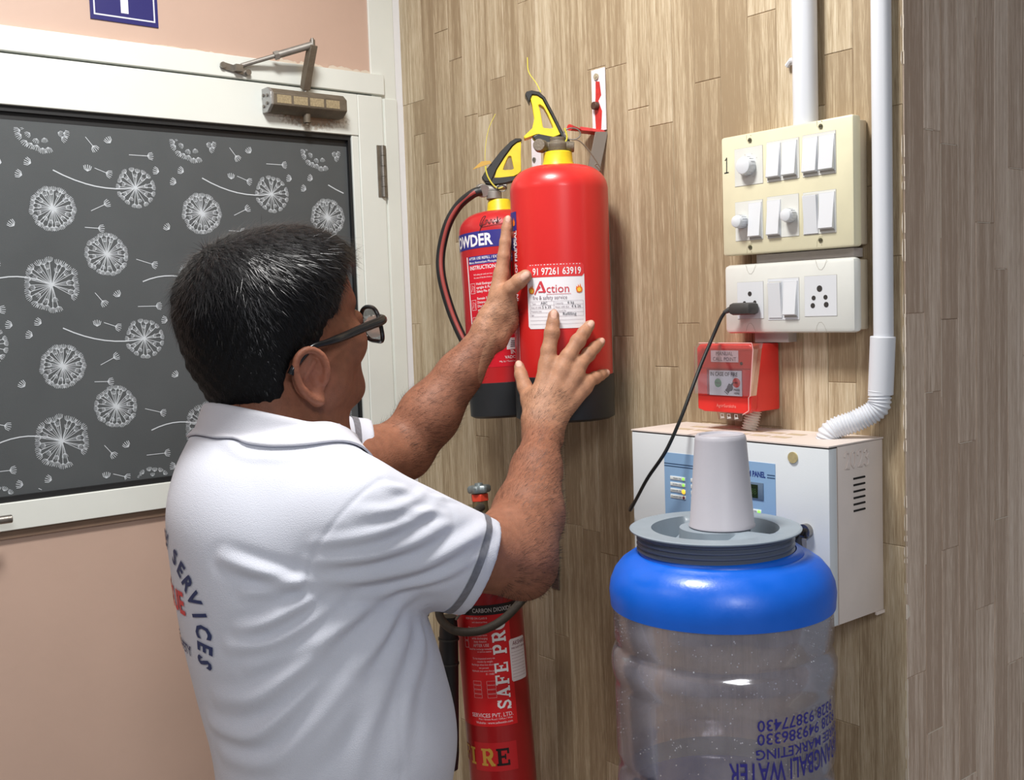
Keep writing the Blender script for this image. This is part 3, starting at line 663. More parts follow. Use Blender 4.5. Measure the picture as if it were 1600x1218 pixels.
# ------------------------------------------------------------------ fire alarm panel
PW = mat('white_powder_coat', (216, 221, 224), 0.42, bump=0.05, bscale=700)
PS = mat('off_white_powder_coat', (224, 212, 204), 0.5, bump=0.12, bscale=420, var=0.05, vscale=20)
BLUE = mat('pale_blue_membrane', (140, 176, 212), 0.4)
pn = empty('alarm_panel', (0.918, -0.06, 1.212), 'white wall-mounted fire alarm control panel cabinet behind the water jar', 'control panel')
X0, X1, Z0, Z1 = 0.750, 1.0870, 1.2120, 1.4400
MB().box((X0+0.001, -0.118, Z0), (X1-0.0005, -0.0013, Z1-0.002), ch=0.001).build('cabinet', PS, pn)
MB().box((X0, -0.1220, Z0+0.001), (X1+0.0004, -0.1050, Z1-0.0030), ch=0.0012).build('front_door', PW, pn)
lid = MB().box((X0-0.001, -0.1225, Z1-0.0012), (X1+0.0008, -0.0013, Z1+0.0006)).build('top_lid', PS, pn)
vs = MB()
for i in range(6):
    for j in range(2):
        vs.box((0.800+i*0.034, -0.085+j*0.034, Z1+0.0006), (0.826+i*0.034, -0.070+j*0.034, Z1+0.0009))
vs.build('knockout', mat('chipped_paint', (196, 178, 150), 0.7, var=0.2, vscale=100), lid)
MB().box((X0+0.001, -0.1215, Z1-0.0030), (X1, -0.104, Z1-0.0012)).build('door_gap', HOLE, pn)
MB().box((X1-0.0015, -0.0200, Z0-0.004), (X1+0.001, -0.0013, Z0)).build('mounting_lug', PS, pn)
MB().box((X1-0.0004, -0.1040, Z0), (X1+0.0002, -0.1034, Z1-0.003)).build('side_fold', mat('fold_line', (170, 156, 148), 0.6), pn)
for k in range(6):
    z = 1.3938-k*0.00828; m = MB()
    m.tube([(X1-0.0003, -0.0685, z), (X1-0.0003, -0.0435, z)], 0.0013, n=10); m.build('vent_slot', mat('vent_black', (16, 14, 14), 0.8), pn)
q = MB(); pmr = planemap((X1, 0, 0), (0, 1, 0), (0, 0, 1))
emb = MB()
def stroke3(pts, r, mb, xo): mb.tube([(xo, a, b) for a, b in pts], r, n=8, flat=1)
gl = {'2': [(0, .75), (.15, .98), (.5, 1.05), (.85, .95), (.9, .7), (.7, .4), (.1, 0), (.95, 0)], '0': [(.5, 0), (.1, .2), (.05, .6), (.2, .95), (.5, 1.05), (.8, .95), (.95, .6), (.9, .2), (.5, 0)],
      '3': [(.05, .85), (.3, 1.03), (.75, 1.0), (.9, .75), (.5, .55), (.9, .35), (.8, .05), (.4, -.02), (.05, .15)]}
for i, ch in enumerate('2023'):
    stroke3([(-0.0880+i*0.0142+a*0.0105, 1.4085+b*0.0195) for a, b in gl[ch]], 0.0013, emb, X1+0.0004)
emb.build('embossed_number', PS, pn, label='embossed digits on the side')
# blue membrane
yb = -0.1222
stk = MB().box((0.8140, yb-0.0006, 1.300), (1.0070, yb+0.0005, 1.4120)).build('blue_membrane', BLUE, pn)
pm = planemap((0, yb-0.0009, 0), (1, 0, 0), (0, 0, 1)); NAVY = mat('navy_print', (26, 52, 128), 0.5); DGR = mat('dark_line_print', (52, 82, 116), 0.5)
q = MB()
for z in (1.3925, 1.3960): put(q, rect2d(0.8142, z, 0.868, z+0.0012, 6), pm); put(q, rect2d(0.9945, z, 1.0068, z+0.0012, 2), pm)
q.build('ruled_line', DGR, stk, smooth=False)
q = MB(); put(q, text2d('CONVENTIONAL FIRE ALARM PANEL', 0.0105, 0.03, 'RIGHT', 0.68), pm, 0.9915, 1.3925); put(q, text2d('FIRE', 0.011, 0.04, 'LEFT', 0.8), pm, 0.8535, 1.3175)
q.build('title_lettering', NAVY, stk, smooth=False)
LBW = mat('label_white', (232, 238, 236), 0.4); TX2 = mat('label_text', (60, 78, 92), 0.6)
leds = {'g': mat('green_led', (150, 232, 90), 0.4, emis=0.8), 'y': mat('amber_led', (255, 196, 66), 0.4, emis=1.0), 'r': mat('dark_red_led', (120, 60, 70), 0.4), 'd': mat('dark_green_led', (28, 92, 76), 0.4)}
def ind(x, z, w, txt, c, ledx=None, big=0):
    o = MB().box((x, yb-0.0014, z-0.0026), (x+w, yb-0.0002, z+0.0026), ch=0.0004).build('indicator_label', LBW, pn)
    q = MB(); put(q, text2d(txt, 0.0034, 0.0, 'RIGHT', 0.9), planemap((0, yb-0.0017, 0), (1, 0, 0), (0, 0, 1)), x+w-0.0075, z-0.0012); q.build('lettering', TX2, o, smooth=False)
    lx = x+w-0.0035
    q = MB(); q.sphere((lx, yb-0.0014, z-big*0.0005), 0.0023+big*0.0012, 12, sc=(1, 0.5, 1)); q.build('status_light', leds[c], o)
for k, (t_, c) in enumerate((('MAINS ON', 'g'), ('SYSTEM ON', 'g'), ('CHARGER ON', 'y'), ('STANDBY ON', 'r'))):
    ind(0.8252, 1.3765-k*0.0088, 0.0285, t_, c, big=1 if c == 'y' else 0)
for k in range(4): ind(0.8635, 1.3765-k*0.0088, 0.0285, 'ZONE', 'd')
ind(0.9560, 1.3465, 0.0285, 'FIRE ON', 'g', big=0.3); ind(0.9560, 1.3375, 0.0285, 'FAULT', 'd')
lc = MB().box((0.9280, yb-0.0018, 1.3620), (0.9885, yb, 1.3850), ch=0.0006).build('display_bezel', mat('grey_bezel', (96, 116, 138), 0.4), pn)
MB().box((0.9340, yb-0.0022, 1.3645), (0.9800, yb-0.001, 1.3820)).build('display_screen', mat('dark_green_screen', (26, 44, 28), 0.2), lc)
q = MB(); put(q, text2d('88', 0.011, 0, 'RIGHT', .8), planemap((0, yb-0.0024, 0), (1, 0, 0), (0, 0, 1)), 0.978, 1.369); q.build('display_digits', mat('dim_screen_digits', (52, 76, 44), 0.3), lc, smooth=False)
MB().cyl((1.0350, -0.1240, 1.4228), (1.0350, -0.1215, 1.4228), 0.0072, n=28).build('brass_disc', mat('tarnished_brass', (200, 186, 138), 0.45, 0.4, var=0.15, vscale=200), pn)
lk = MB(); lk.cyl((1.0540, -0.1300, 1.3310), (1.0540, -0.1215, 1.3310), 0.0095, n=26); lk.build('cam_lock', mat('lock_chrome', (150, 146, 142), 0.25, 0.9), pn)
MB().tube([(0.7440+0.012*math.cos(a), -0.07+0.010*math.sin(a)*0.3, 1.339+0.0165*math.sin(a)) for a in np.linspace(0.5, 2*PI-0.5, 20)], 0.0022, n=8).build('side_latch', GREYM, pn)
ky = empty('key', (1.0540, -0.136, 1.331), 'small dark key hanging in the lock at the right of the alarm panel', 'key')
m = MB(); m.cyl((1.0540, -0.1360, 1.331), (1.0540, -0.1300, 1.331), 0.0040, n=14); m.box((1.0450, -0.1375, 1.3240), (1.0500, -0.1350, 1.3290)); m.tube([(1.0535, -0.1375, 1.331), (1.0505, -0.142, 1.3255), (1.043, -.145, 1.3245)], [0.003, 0.0028, 0.002], n=10); m.build('key_bow', mat('dark_metal', (52, 48, 46), 0.35, 0.6), ky)
m = MB(); m.tube([(1.0530, -0.1360, 1.3260), (1.0510, -0.1375, 1.3160), (1.0535, -0.137, 1.3060), (1.0585, -0.1365, 1.2960)], [0.004, 0.0085, 0.0085, 0.004], n=12, flat=0.4); m.build('key_fob', mat('black_fob', (38, 36, 38), 0.4), ky)
m = MB(); m.box((1.0560, -0.1362, 1.2950), (1.0625, -0.1348, 1.3240)); m.build('second_key', GREYM, ky)
# ------------------------------------------------------------------ fire extinguishers
ERED = mat('extinguisher_red', (208, 40, 38), 0.33, spec=0.5, coat=0.15, var=0.05, vscale=10)
ERED2 = mat('extinguisher_red_dusty', (190, 34, 38), 0.36, coat=0.15, var=0.08, vscale=14)
ERED3 = mat('extinguisher_red_dark', (158, 24, 28), 0.34, coat=0.2, var=0.08, vscale=14)
DUST = mat('dusty_red_shoulder', (206, 110, 92), 0.75, var=0.25, vscale=60)
BLKB = mat('black_rubber_base', (34, 38, 42), 0.5, var=0.1, vscale=40)
YEL = mat('yellow_plastic', (228, 204, 34), 0.4, var=0.1, vscale=70)
BLKH = mat('black_painted_metal', (30, 28, 24), 0.35, var=0.1, vscale=50)
LABRED = mat('label_red', (214, 24, 44), 0.4); LABNAVY = mat('label_navy', (52, 48, 132), 0.4); LABW = mat('label_white_print', (240, 236, 238), 0.5)
def cam2(p):
    return RW @ (np.array(p)-CAM)
def zp(pts, s, ox, oy): return [(ox+x/s, oy+y/s) for x, y in pts]
def pxprism(mb, pts, z, t, mi=0):
    c = np.mean(pts, axis=0); o = D(c[0], c[1], z); k = z/FPX
    mb.prism([((x-c[0])*k, -(y-c[1])*k) for x, y in pts], o, RW[0], -RW[1], RW[2], t, mi)
def pxring(mb, outer, inner, z, t):
    """plate with a hole: outer and inner loops with the same number of points"""
    n = len(outer); k = z/FPX; c = np.mean(outer, axis=0); o = D(c[0], c[1], z)
    f = lambda P, s: [o+RW[0]*(x-c[0])*k+RW[1]*(y-c[1])*k+RW[2]*s for x, y in P]
    V = f(outer, -t/2)+f(inner, -t/2)+f(outer, t/2)+f(inner, t/2); F = []
    for i in range(n):
        j = (i+1) % n
        F += [(i, j, n+j, n+i), (2*n+i, 3*n+i, 3*n+j, 2*n+j), (i, 2*n+i, 2*n+j, j), (n+i, n+j, 3*n+j, 3*n+i)]
    mb.add(V, F)
def ext_body(root, c, r, z0, zb, z1, z2, m_red, rn=0.02):
    cx, cy = c
    MB().lathe([(r*0.93, z0), (r+0.0016, z0+0.004), (r+0.0018, zb-0.001), (r*0.99, zb)], (cx, cy, 0), 72).build('base_boot', BLKB, root)
    prof = [(r, zb-0.004), (r, z1)]
    for a in np.linspace(0.1, PI/2, 12): prof.append((rn+(r-rn)*(1-(1-math.cos(a))**1.0) if False else rn+(r-rn)*math.cos(a)**0.75, z1+(z2-z1)*math.sin(a)))
    MB().lathe(prof, (cx, cy, 0), 96).build('cylinder', m_red, root, sharp=50)

# --- front powder extinguisher
C1 = (0.583, -0.102); R1 = 0.0775
e1 = empty('fire_extinguisher', (*C1, 1.446), 'bright red fire extinguisher in front with a white service sticker that both hands hold', 'extinguisher', 'fire extinguishers on the wall')
ext_body(e1, C1, R1, 1.446, 1.517, 1.806, 1.846, ERED)
MB().lathe([(0.0265, 1.845), (0.0235, 1.852), (0.0225, 1.866), (0.019, 1.868)], (*C1, 0), 36).build('yellow_collar', YEL, e1)
v = MB(); v.lathe([(0.014, 1.866), (0.016, 1.872), (0.016, 1.880), (0.012, 1.884), (0.012, 1.890), (0.0, 1.891)], (*C1, 0), 28)
k1 = np.array([C1[0], C1[1], 1.876])
v.tube([k1, k1-RW[0]*0.030], 0.0075, n=16); v.tube([k1-RW[0]*0.022, k1-RW[0]*0.028-RW[2]*0.006, k1-RW[0]*0.030-RW[2]*0.014], [0.010, 0.0105, 0.0095], n=22)
v.tube([k1+RW[0]*0.008, k1+RW[0]*0.026], [0.009, 0.0085], n=16)
v.build('valve', DUSTY, e1, bevel=0.0008)
MB().tube([D(869, 226, 1.695)+0*RW[0], D(893, 233, 1.695)], 0.0042, n=10).build('lever_pivot', STEEL, e1)
def Z4(p): return zp(p, 3.928, 640, 90)
hb = MB()
pxprism(hb, Z4([(708, 236), (716, 218), (748, 210), (795, 220), (830, 252), (880, 345), (935, 455), (985, 530), (985, 550), (958, 545), (915, 462), (868, 360), (815, 262), (780, 240), (752, 236), (740, 262), (736, 290)]), 1.700, 0.020)
hb.build('top_lever', BLKH, e1, bevel=0.001)
hy = MB()
pxring(hy, Z4([(735, 240), (782, 236), (812, 262), (866, 362), (925, 478), (870, 500), (780, 478), (705, 505), (700, 490), (752, 440), (765, 380), (752, 300)]),
       Z4([(790, 300), (800, 296), (822, 312), (845, 352), (878, 425), (880, 440), (860, 442), (822, 438), (816, 430), (812, 400), (806, 365), (800, 330)]), 1.700, 0.016)
hy.build('yellow_grip', YEL, e1, bevel=0.0008)
hl = MB(); pxprism(hl, Z4([(752, 492), (790, 474), (880, 492), (965, 486), (985, 520), (980, 545), (925, 548), (880, 560), (820, 530), (770, 512)]), 1.700, 0.017)
hl.build('lower_lever', BLKH, e1, bevel=0.001)
# ring of the safety pin and lead seal wire
MB().tube([D(894+13*math.cos(a), 209+9*math.sin(a), 1.690) for a in np.linspace(0, 2*PI, 26)], 0.0011, n=8).build('pull_ring', STEEL, e1)
MB().tube(catmull([D(*p, 1.69) for p in ((893, 218), (905, 220), (920, 235), (932, 252), (938, 262), (934, 256), (930, 258), (938, 266))], 6), 0.0011, n=6).build('pin_chain', DUSTY, e1)
YST = mat('yellow_nylon_tie', (206, 196, 70), 0.5)
MB().tube(catmull([D(*p, z) for p, z in (((824, 90), 1.78), ((826, 112), 1.75), ((838, 130), 1.72), ((845, 144), 1.70))], 6), 0.0008, n=6).tube(catmull([D(*p, 1.688) for p in ((882, 200), (886, 214), (882, 224), (872, 234), (866, 236))], 6), 0.0014, n=6).build('seal_tie', YST, e1, kind='stuff')
th1 = math.atan2(CAM[1]-C1[1], CAM[0]-C1[0])
zf = lambda v, u=870, z=1.633: D(u, v, z)[2]
Rl = R1+0.0004
st = cylmap((*C1, 0), Rl, th1); st2 = cylmap((*C1, 0), Rl+0.0003, th1)
zt, zb_, zm = zf(411), zf(513), zf(432)
m = MB(); tilt = 0.035
xa, xb = -0.058, 0.036
def rr2d(x0, y0, x1, y1, r, nx=14):
    a = np.linspace(0, PI/2, 6); P = []
    for cx, cy, s in ((x1-r, y1-r, 0), (x0+r, y1-r, PI/2), (x0+r, y0+r, PI), (x1-r, y0+r, 1.5*PI)):
        P += [(cx+r*math.cos(t+s), cy+r*math.sin(t+s)) for t in a]
    # strip triangulation along x so that it can bend
    xs = np.linspace(x0, x1, nx+1); V = []; F = []
    for i, x in enumerate(xs):
        d = min(x-x0, x1-x); dy = r-math.sqrt(max(0, r*r-(r-d)**2)) if d < r else 0
        V += [(x, y0+dy), (x, y1-dy)]
    for i in range(nx): F.append((2*i, 2*i+2, 2*i+3, 2*i+1))
    return np.array(V), F
put(m, rr2d(xa, zb_, xb, zt, 0.004, 24), st, rot=0)
sk = m.build('service_sticker', mat('sticker_white', (238, 236, 240), 0.42), e1, label='white service sticker with a red heading')
m = MB(); put(m, rr2d(xa, zm, xb, zt, 0.004, 24), st2); m.build('red_heading', mat('sticker_red', (222, 58, 60), 0.4), sk)
st3 = cylmap((*C1, 0), Rl+0.0006, th1)
q = MB(); put(q, text2d('91 97261 63919', 0.0152, 0.015, 'RIGHT', 0.78), st3, xb-0.005, zm+0.0035)
for i in range(17): put(q, rect2d(xa+0.006+i*0.005, zt-0.0022, xa+0.006+i*0.005+0.003*random.uniform(.4, 1), zt-0.0012), st3)
q.build('phone_lettering', LABW, sk, smooth=False)
q = MB(); SR = mat('sticker_red_print', (206, 60, 72), 0.5)
ax0 = -0.044; az = zf(458)
for L, w in ((((0, 0), (0.0105, 0.020)), 0.0022), (((0.0105, 0.020), (0.0175, 0.003)), 0.0042), (((0.004, 0.0075), (0.010, 0.012)), 0.0030), (((0.0065, 0.004), (0.017, 0.004)), 0.002)): put(q, line2d(L, w), st3, ax0, az-0.001)
put(q, text2d('ction', 0.0180, 0.0, 'LEFT', 1.0), st3, ax0+0.0195, az+0.0015); put(q, rect2d(ax0+0.020, az-0.0012, ax0+0.058, az-0.0006, 8), st3)
q.build('red_lettering', SR, sk, smooth=False)
q = MB(); put(q, text2d('fire & safety service', 0.0088, 0.0, 'LEFT', 0.80), st3, ax0-0.004, zf(466)-0.001)
zz = zf(470)
for i in range(7): put(q, rect2d(xa+0.004, zz-i*0.0058, xb-0.003, zz-i*0.0058+0.0003, 20), st3)
for x in (xa+0.004, xa+0.045, xb-0.003): put(q, rect2d(x, zz-0.0232, x+0.0003, zz), st3)
for (x, i, t_) in ((0.003, 0, 'Type'), (0.042, 0, 'Capacity'), (0.001, 1, 'Date of refill'), (0.042, 1, 'Next refill due'), (0.001, 2, 'Pressure test'), (0.042, 2, 'Serviced by'), (0.001, 3, 'Sign')): put(q, text2d(t_, 0.0036, 0, 'LEFT'), st3, xa+0.005+x, zz-i*0.0058-0.0042)
q.build('form_lines', mat('sticker_grey_print', (138, 124, 134), 0.6), sk, smooth=False)
q = MB()
for (x, i, t_, s_) in ((0.024, 0, 'ABC', .0058), (0.066, 0, '6 kg', .006), (0.026, 1, '5 6 25', .0058), (0.072, 1, '4 6 26', .0058), (0.058, 3, 'Refilling', .0068)): put(q, text2d(t_, s_, 0, 'LEFT'), st3, xa+x, zz-i*0.0058-0.0045, rot=0)
q.build('handwriting', mat('pen_ink', (52, 52, 66), 0.6), sk, smooth=False)
q = MB(); fl = [(0, -0.006), (0.0035, -0.005), (0.0048, -0.0015), (0.0038, 0.002), (0.0030, 0.0005), (0.0018, 0.0065), (0.0003, 0.002), (-0.0012, 0.0055), (-0.0022, 0.001), (-0.0040, 0.003), (-0.0046, -0.001), (-0.0034, -0.005)]
def fan(P):
    P = np.array(P); c = P.mean(0); return np.vstack([P, c]), [(i, (i+1) % len(P), len(P)) for i in range(len(P))]
for x in (xa+0.008, xb-0.009): put(q, fan(np.array(fl)*1.15), st3, x, zf(451))
q.build('flame_mark', mat('flame_orange', (236, 120, 40), 0.5), sk, smooth=False)
q = MB(); st4 = cylmap((*C1, 0), Rl+0.0009, th1)
for x in (xa+0.008, xb-0.009): put(q, fan(np.array(fl)*0.66), st4, x, zf(451)-0.0012)
q.build('flame_core_mark', mat('flame_yellow', (250, 208, 70), 0.5), sk, smooth=False)
# wrap label on the left side
xl = -math.asin(0.87)*R1
m = MB(); put(m, rect2d(xl-0.06, zf(355), xl, zf(325), 14), st); put(m, rect2d(xl-0.06, zf(386), xl-0.004, zf(366), 14), st); put(m, rect2d(xl-0.05, zf(500), xl-0.004, zf(480), 14), st)
wl_ = m.build('side_label', LABNAVY, e1, label='navy blue printed side label', kind='stuff')
q = MB(); put(q, fan(np.array(fl)*1.1), st2, xl-0.010, zf(341)); q.build('flame_mark', MATS['flame_orange'], wl_, smooth=False)
q = MB(); put(q, text2d('IN CASE OF FIRE DIAL', 0.0125, 0.02, 'LEFT', 0.9), st2, xl-0.001, zf(468), rot=PI/2)
put(q, text2d('ABC', 0.012, 0.02, 'LEFT', 0.7), st2, xl-0.006, zf(384), rot=PI/2)
put(q, rect2d(xl-0.0026, zf(584), xl-0.0018, zf(485), 1, 8), st2)
q.build('side_lettering', LABW, wl_, smooth=False)

# --- rear powder extinguisher
C2 = (0.424, -0.079); R2 = 0.0735
e2 = empty('fire_extinguisher', (*C2, 1.440), 'red powder fire extinguisher hanging behind with a navy band and a black side hose', 'extinguisher', 'fire extinguishers on the wall')
ext_body(e2, C2, R2, 1.440, 1.500, 1.756, 1.792, ERED2)
MB().lathe([(0.0250, 1.789), (0.0215, 1.797), (0.0200, 1.808), (0.0185, 1.812)], (*C2, 0), 36).build('yellow_collar', YEL, e2)
th2 = math.atan2(CAM[1]-C2[1], CAM[0]-C2[0])
zf2 = lambda v, u=765, z=1.80: D(u, v, z)[2]
lm = cylmap((*C2, 0), R2+0.0003, th2); lm2 = cylmap((*C2, 0), R2+0.0006, th2); lm3 = cylmap((*C2, 0), R2+0.0009, th2)
LX = -math.asin(0.80)*R2
m = MB(); put(m, rect2d(-0.125, zf2(388), 0.10, zf2(362), 40), lm); put(m, rect2d(LX+0.002, zf2(413), 0.10, zf2(400), 30), lm)
nb = m.build('navy_band', LABNAVY, e2)
q = MB(); put(q, text2d('POWDER', 0.0270, 0.03, 'RIGHT', 0.86), lm2, -0.016, zf2(384)); put(q, text2d('AFTER USE REFILL / EXTINGUISHER SPARES PREMIUM', 0.0062, 0.01, 'LEFT', .9), lm2, LX+0.003, zf2(405.5)); put(q, text2d('Mono Ammonium Phosphate Based Dry Powder', 0.0056, 0.01, 'LEFT', .9), lm2, LX+0.003, zf2(411.5))
q.build('band_lettering', LABW, nb, smooth=False)
m = MB(); put(m, rect2d(LX-0.001, zf2(575), 0.10, zf2(413), 30), lm)
lb = m.build('instruction_label', LABRED, e2)
q = MB(); x = LX+0.004
put(q, text2d('INSTRUCTIONS', 0.0092, 0.015, 'LEFT', 0.85), lm2, x, zf2(421))
rows = [(430, 'Pull safety pin and aim low at'), (435, 'the seat of the fire from a safe side'), (445, 'Hold Extinguisher'), (451, 'upright & Pull'), (457, 'Safety Pin & Seal'), (468, 'Remain Safe'), (474, 'Distance & Aim'), (480, 'Discharge Nozzle'), (486, 'at the Base of Fire'), (497, 'Squeeze Lever'), (503, 'and Sweep'), (509, 'side to side')]
for v_, t_ in rows: put(q, text2d(t_, 0.0058 if v_ > 440 else 0.0036, 0.012 if v_ > 440 else 0, 'LEFT', 0.95), lm2, x+(0.012 if v_ > 440 else 0.008), zf2(v_))
for v_ in (518, 522, 526): put(q, text2d('Recharge immediately after any use. Keep away from heat.', 0.0034, 0, 'LEFT'), lm2, x, zf2(v_))
for i, v_ in enumerate((450, 476, 503)):
    put(q, frame2d(x-0.002, zf2(v_+8), x+0.009, zf2(v_-8), 0.0005), lm2)
    put(q, line2d([(x, zf2(v_+5)), (x+0.003, zf2(v_)), (x+0.002, zf2(v_-5)), (x+0.007, zf2(v_-2)), (x+0.006, zf2(v_+6))], 0.0007), lm2)
put(q, text2d('INDUSTRIES', 0.0098, 0.02, 'LEFT', 0.92), lm2, 0.002, zf2(556)); put(q, text2d('VADODARA (INDIA)', 0.0072, 0.01, 'LEFT', 0.9), lm2, -0.008, zf2(563)); put(q, text2d('Mfg. by / Tested at 35 bar / www / customer care', 0.0036, 0, 'LEFT'), lm2, -0.018, zf2(568))
put(q, rect2d(LX-0.0035, zf2(540), LX-0.0008, zf2(400), 1, 6), lm2)
put(q, rect2d(-0.004, zf2(549), 0.020, zf2(531), 5), lm2); put(q, rect2d(LX+.006, zf2(545), LX+0.020, zf2(531), 5), lm2); put(q, rect2d(LX+.024, zf2(545), LX+0.038, zf2(531), 5), lm2)
q.build('white_lettering', LABW, lb, smooth=False)
q = MB()
for i in range(4): put(q, rect2d(0.002+i*.0006, zf2(545)+i*0.003, 0.018, zf2(545)+i*0.003+0.0013, 4), lm3)
for i in range(2): put(q, rect2d(LX+.009+i*.018, zf2(544), LX+.013+i*.018, zf2(535), 2), lm3); put(q, rect2d(LX+.008+i*.018, zf2(535), LX+.018+i*.018, zf2(533), 2), lm3)
q.build('dark_print', mat('dark_label_print', (60, 50, 72), 0.6), lb, smooth=False)
q = MB(); sig = [(-0.038, -0.014), (-0.030, 0.004), (-0.024, 0.012), (-0.030, 0.010), (-0.036, -0.002), (-0.026, 0.0), (-0.022, 0.006), (-0.019, 0.000), (-0.015, 0.006), (-0.012, 0.000), (-0.009, 0.006), (-0.006, 0.000), (-0.004, 0.010), (-0.004, 0.001), (0.001, 0.007)]
put(q, line2d(catmull(sig, 5), 0.0013), lm2, 0.0, zf2(352)); put(q, line2d([(-0.034, -0.005), (0.012, -0.001)], 0.0008), lm2, 0.0, zf2(352)); q.build('marker_signature', mat('marker_black', (52, 18, 26), 0.6), e2, smooth=False)
ax = math.radians(-3.4)
e2.rotation_euler = (0, ax, 0)
def Z4z(z, p): return [tuple(a) for a in zp(p, 3.928, 640, 90)]
# valve set of the rear one is built on its own (tilted) axis: use camera-plane plates placed at its depth, un-tilted by the root
def untilt(mb):   # put points built in world space into the tilted root frame
    Rm = Matrix.Rotation(-ax, 3, 'Y'); L = Vector((*C2, 1.440))
    mb.v = [tuple(L+Rm @ (Vector(p)-L)) for p in mb.v]; return mb
ZD = 1.845
b = MB(); pxprism(b, Z4([(443, 742), (470, 694), (560, 580), (620, 520), (650, 503), (683, 503), (690, 516), (660, 526), (630, 548), (580, 615), (535, 690), (512, 740), (500, 770), (462, 765)]), ZD, 0.020); untilt(b).build('top_lever', BLKH, e2, bevel=0.001)
b = MB(); pxring(b, Z4([(522, 742), (535, 695), (585, 618), (635, 550), (662, 526), (684, 520), (682, 600), (684, 700), (670, 716), (640, 732), (590, 738), (550, 742)]), Z4([(572, 692), (580, 668), (592, 640), (606, 612), (616, 608), (624, 612), (630, 640), (640, 684), (636, 690), (620, 694), (604, 694), (584, 696)]), ZD, 0.016); untilt(b).build('yellow_grip', YEL, e2, bevel=0.0008)
b = MB(); pxprism(b, Z4([(460, 765), (505, 742), (640, 732), (668, 735), (640, 760), (590, 775), (520, 784), (470, 778)]), ZD, 0.016); untilt(b).build('lower_lever', BLKH, e2, bevel=0.001)
b = MB(); b.tube([D(752, 296, ZD), D(778, 297, ZD)], [0.0095, 0.0085], n=18); b.cyl(D(772, 300, ZD), D(772, 312, ZD), 0.013); b.cyl(D(755, 298, ZD-0.010), D(752, 297, ZD+0.010), 0.0115, n=22); b.tube([D(776, 292, ZD), D(792, 290, ZD)], 0.006, n=12)
untilt(b).build('valve', GREYM, e2, bevel=0.001)
b = MB(); b.tube([D(784+7*math.cos(a), 294+5*math.sin(a), ZD-0.014) for a in np.linspace(0, 2*PI, 20)], 0.0008, n=6); untilt(b).build('pull_ring', BLKH, e2)
hp = catmull([D(u, v_, z) for u, v_, z in ((752, 298, ZD-.01), (738, 303, ZD-.01), (716, 322, 1.85), (699, 352, 1.86), (689, 395, 1.87), (690, 432, 1.87), (702, 478, 1.87), (718, 518, 1.865), (740, 560, 1.85), (752, 580, 1.84))], 8)
b = MB(); b.tube(hp, 0.0080, n=18); untilt(b).build('hose', mat('hose_black', (36, 36, 36), 0.45, var=0.1, vscale=90), e2)
b = MB(); b.tube([p-RW[2]*0.0055+RW[0]*0.001 for p in hp[6:]], 0.0037, n=10); untilt(b).build('hose_core', mat('hose_red_stripe', (160, 72, 66), 0.5), e2, label='dull red stripe along the hose')
b = MB(); b.tube(catmull([D(*p, ZD-0.012) for p in ((758, 260), (762, 275), (770, 288), (778, 294), (786, 292))], 6), 0.0014, n=6); b.tube(catmull([D(*p, ZD-0.012) for p in ((774, 178), (764, 200), (759, 225), (758, 250), (760, 262))], 6), 0.0006, n=6); untilt(b).build('seal_tie', YST, e2, kind='stuff')
b = MB(); pxprism(b, [(738, 265), (752, 252), (766, 251), (768, 255), (756, 259)], ZD-0.013, 0.001); untilt(b).build('seal_tag', mat('brass_yellow_tag', (190, 150, 60), 0.5), e2)

# --- carbon dioxide extinguisher
Z0c = 0.60; dx = 0.0705
C3 = (0.4065, -0.105); R3 = 0.0595
e3 = empty('fire_extinguisher', (*C3, Z0c), 'slim dark red carbon dioxide extinguisher with a black horn hanging lowest under the arm', 'extinguisher', 'fire extinguishers on the wall')
prof = [(0.045, Z0c), (R3*0.97, Z0c+0.008), (R3, Z0c+0.02), (R3, 1.165)]
for a in np.linspace(0.12, PI/2, 12): prof.append((0.016+(R3-0.016)*math.cos(a), 1.165+0.070*math.sin(a)))
MB().lathe(prof, (*C3, 0), 80).build('cylinder', ERED3, e3, sharp=50)
m = MB(); m.lathe([(0.018, 1.233), (0.018, 1.245), (0.014, 1.247), (0.014, 1.290), (0.009, 1.292)], (*C3, 0), 26); m.tube([(C3[0], C3[1], 1.272), (C3[0]-0.022, C3[1]-0.01, 1.272)], 0.009, n=16); m.build('brass_valve', mat('old_brass', (150, 140, 110), 0.35, 0.8, var=0.15, vscale=90), e3, bevel=0.001)
MB().cyl((*C3, 1.287), (*C3, 1.300), 0.0165, n=6).build('red_valve_cap', mat('orange_red_plastic', (224, 74, 50), 0.4), e3, bevel=0.001)
hw = []
for i in range(60):
    a = i*2*PI/60; hw.append((0.0195+0.0016*math.cos(6*a)))
m = MB()
for zz_, s_ in ((1.302, 0.9), (1.305, 1.0), (1.312, 1.0), (1.315, 0.86)):
    m.v += [(C3[0]+hw[i]*s_*math.cos(i*2*PI/60), C3[1]+hw[i]*s_*math.sin(i*2*PI/60), zz_) for i in range(60)]
for j in range(3): m.f += [(j*60+i, j*60+(i+1) % 60, (j+1)*60+(i+1) % 60, (j+1)*60+i) for i in range(60)]
m.f += [tuple(range(59, -1, -1)), tuple(range(180, 240))]; m.m = [0]*len(m.f); m.n = 240
m.lathe([(0.008, 1.315), (0.007, 1.319), (0.0, 1.320)], (*C3, 0), 20)
m.build('hand_wheel', mat('grey_cast_wheel', (142, 152, 154), 0.4, 0.5, var=0.1, vscale=70), e3, sharp=40)
th3 = math.atan2(CAM[1]-C3[1], CAM[0]-C3[0])
zf3 = lambda v_, u=790, z=1.83: D(u, v_, z)[2]
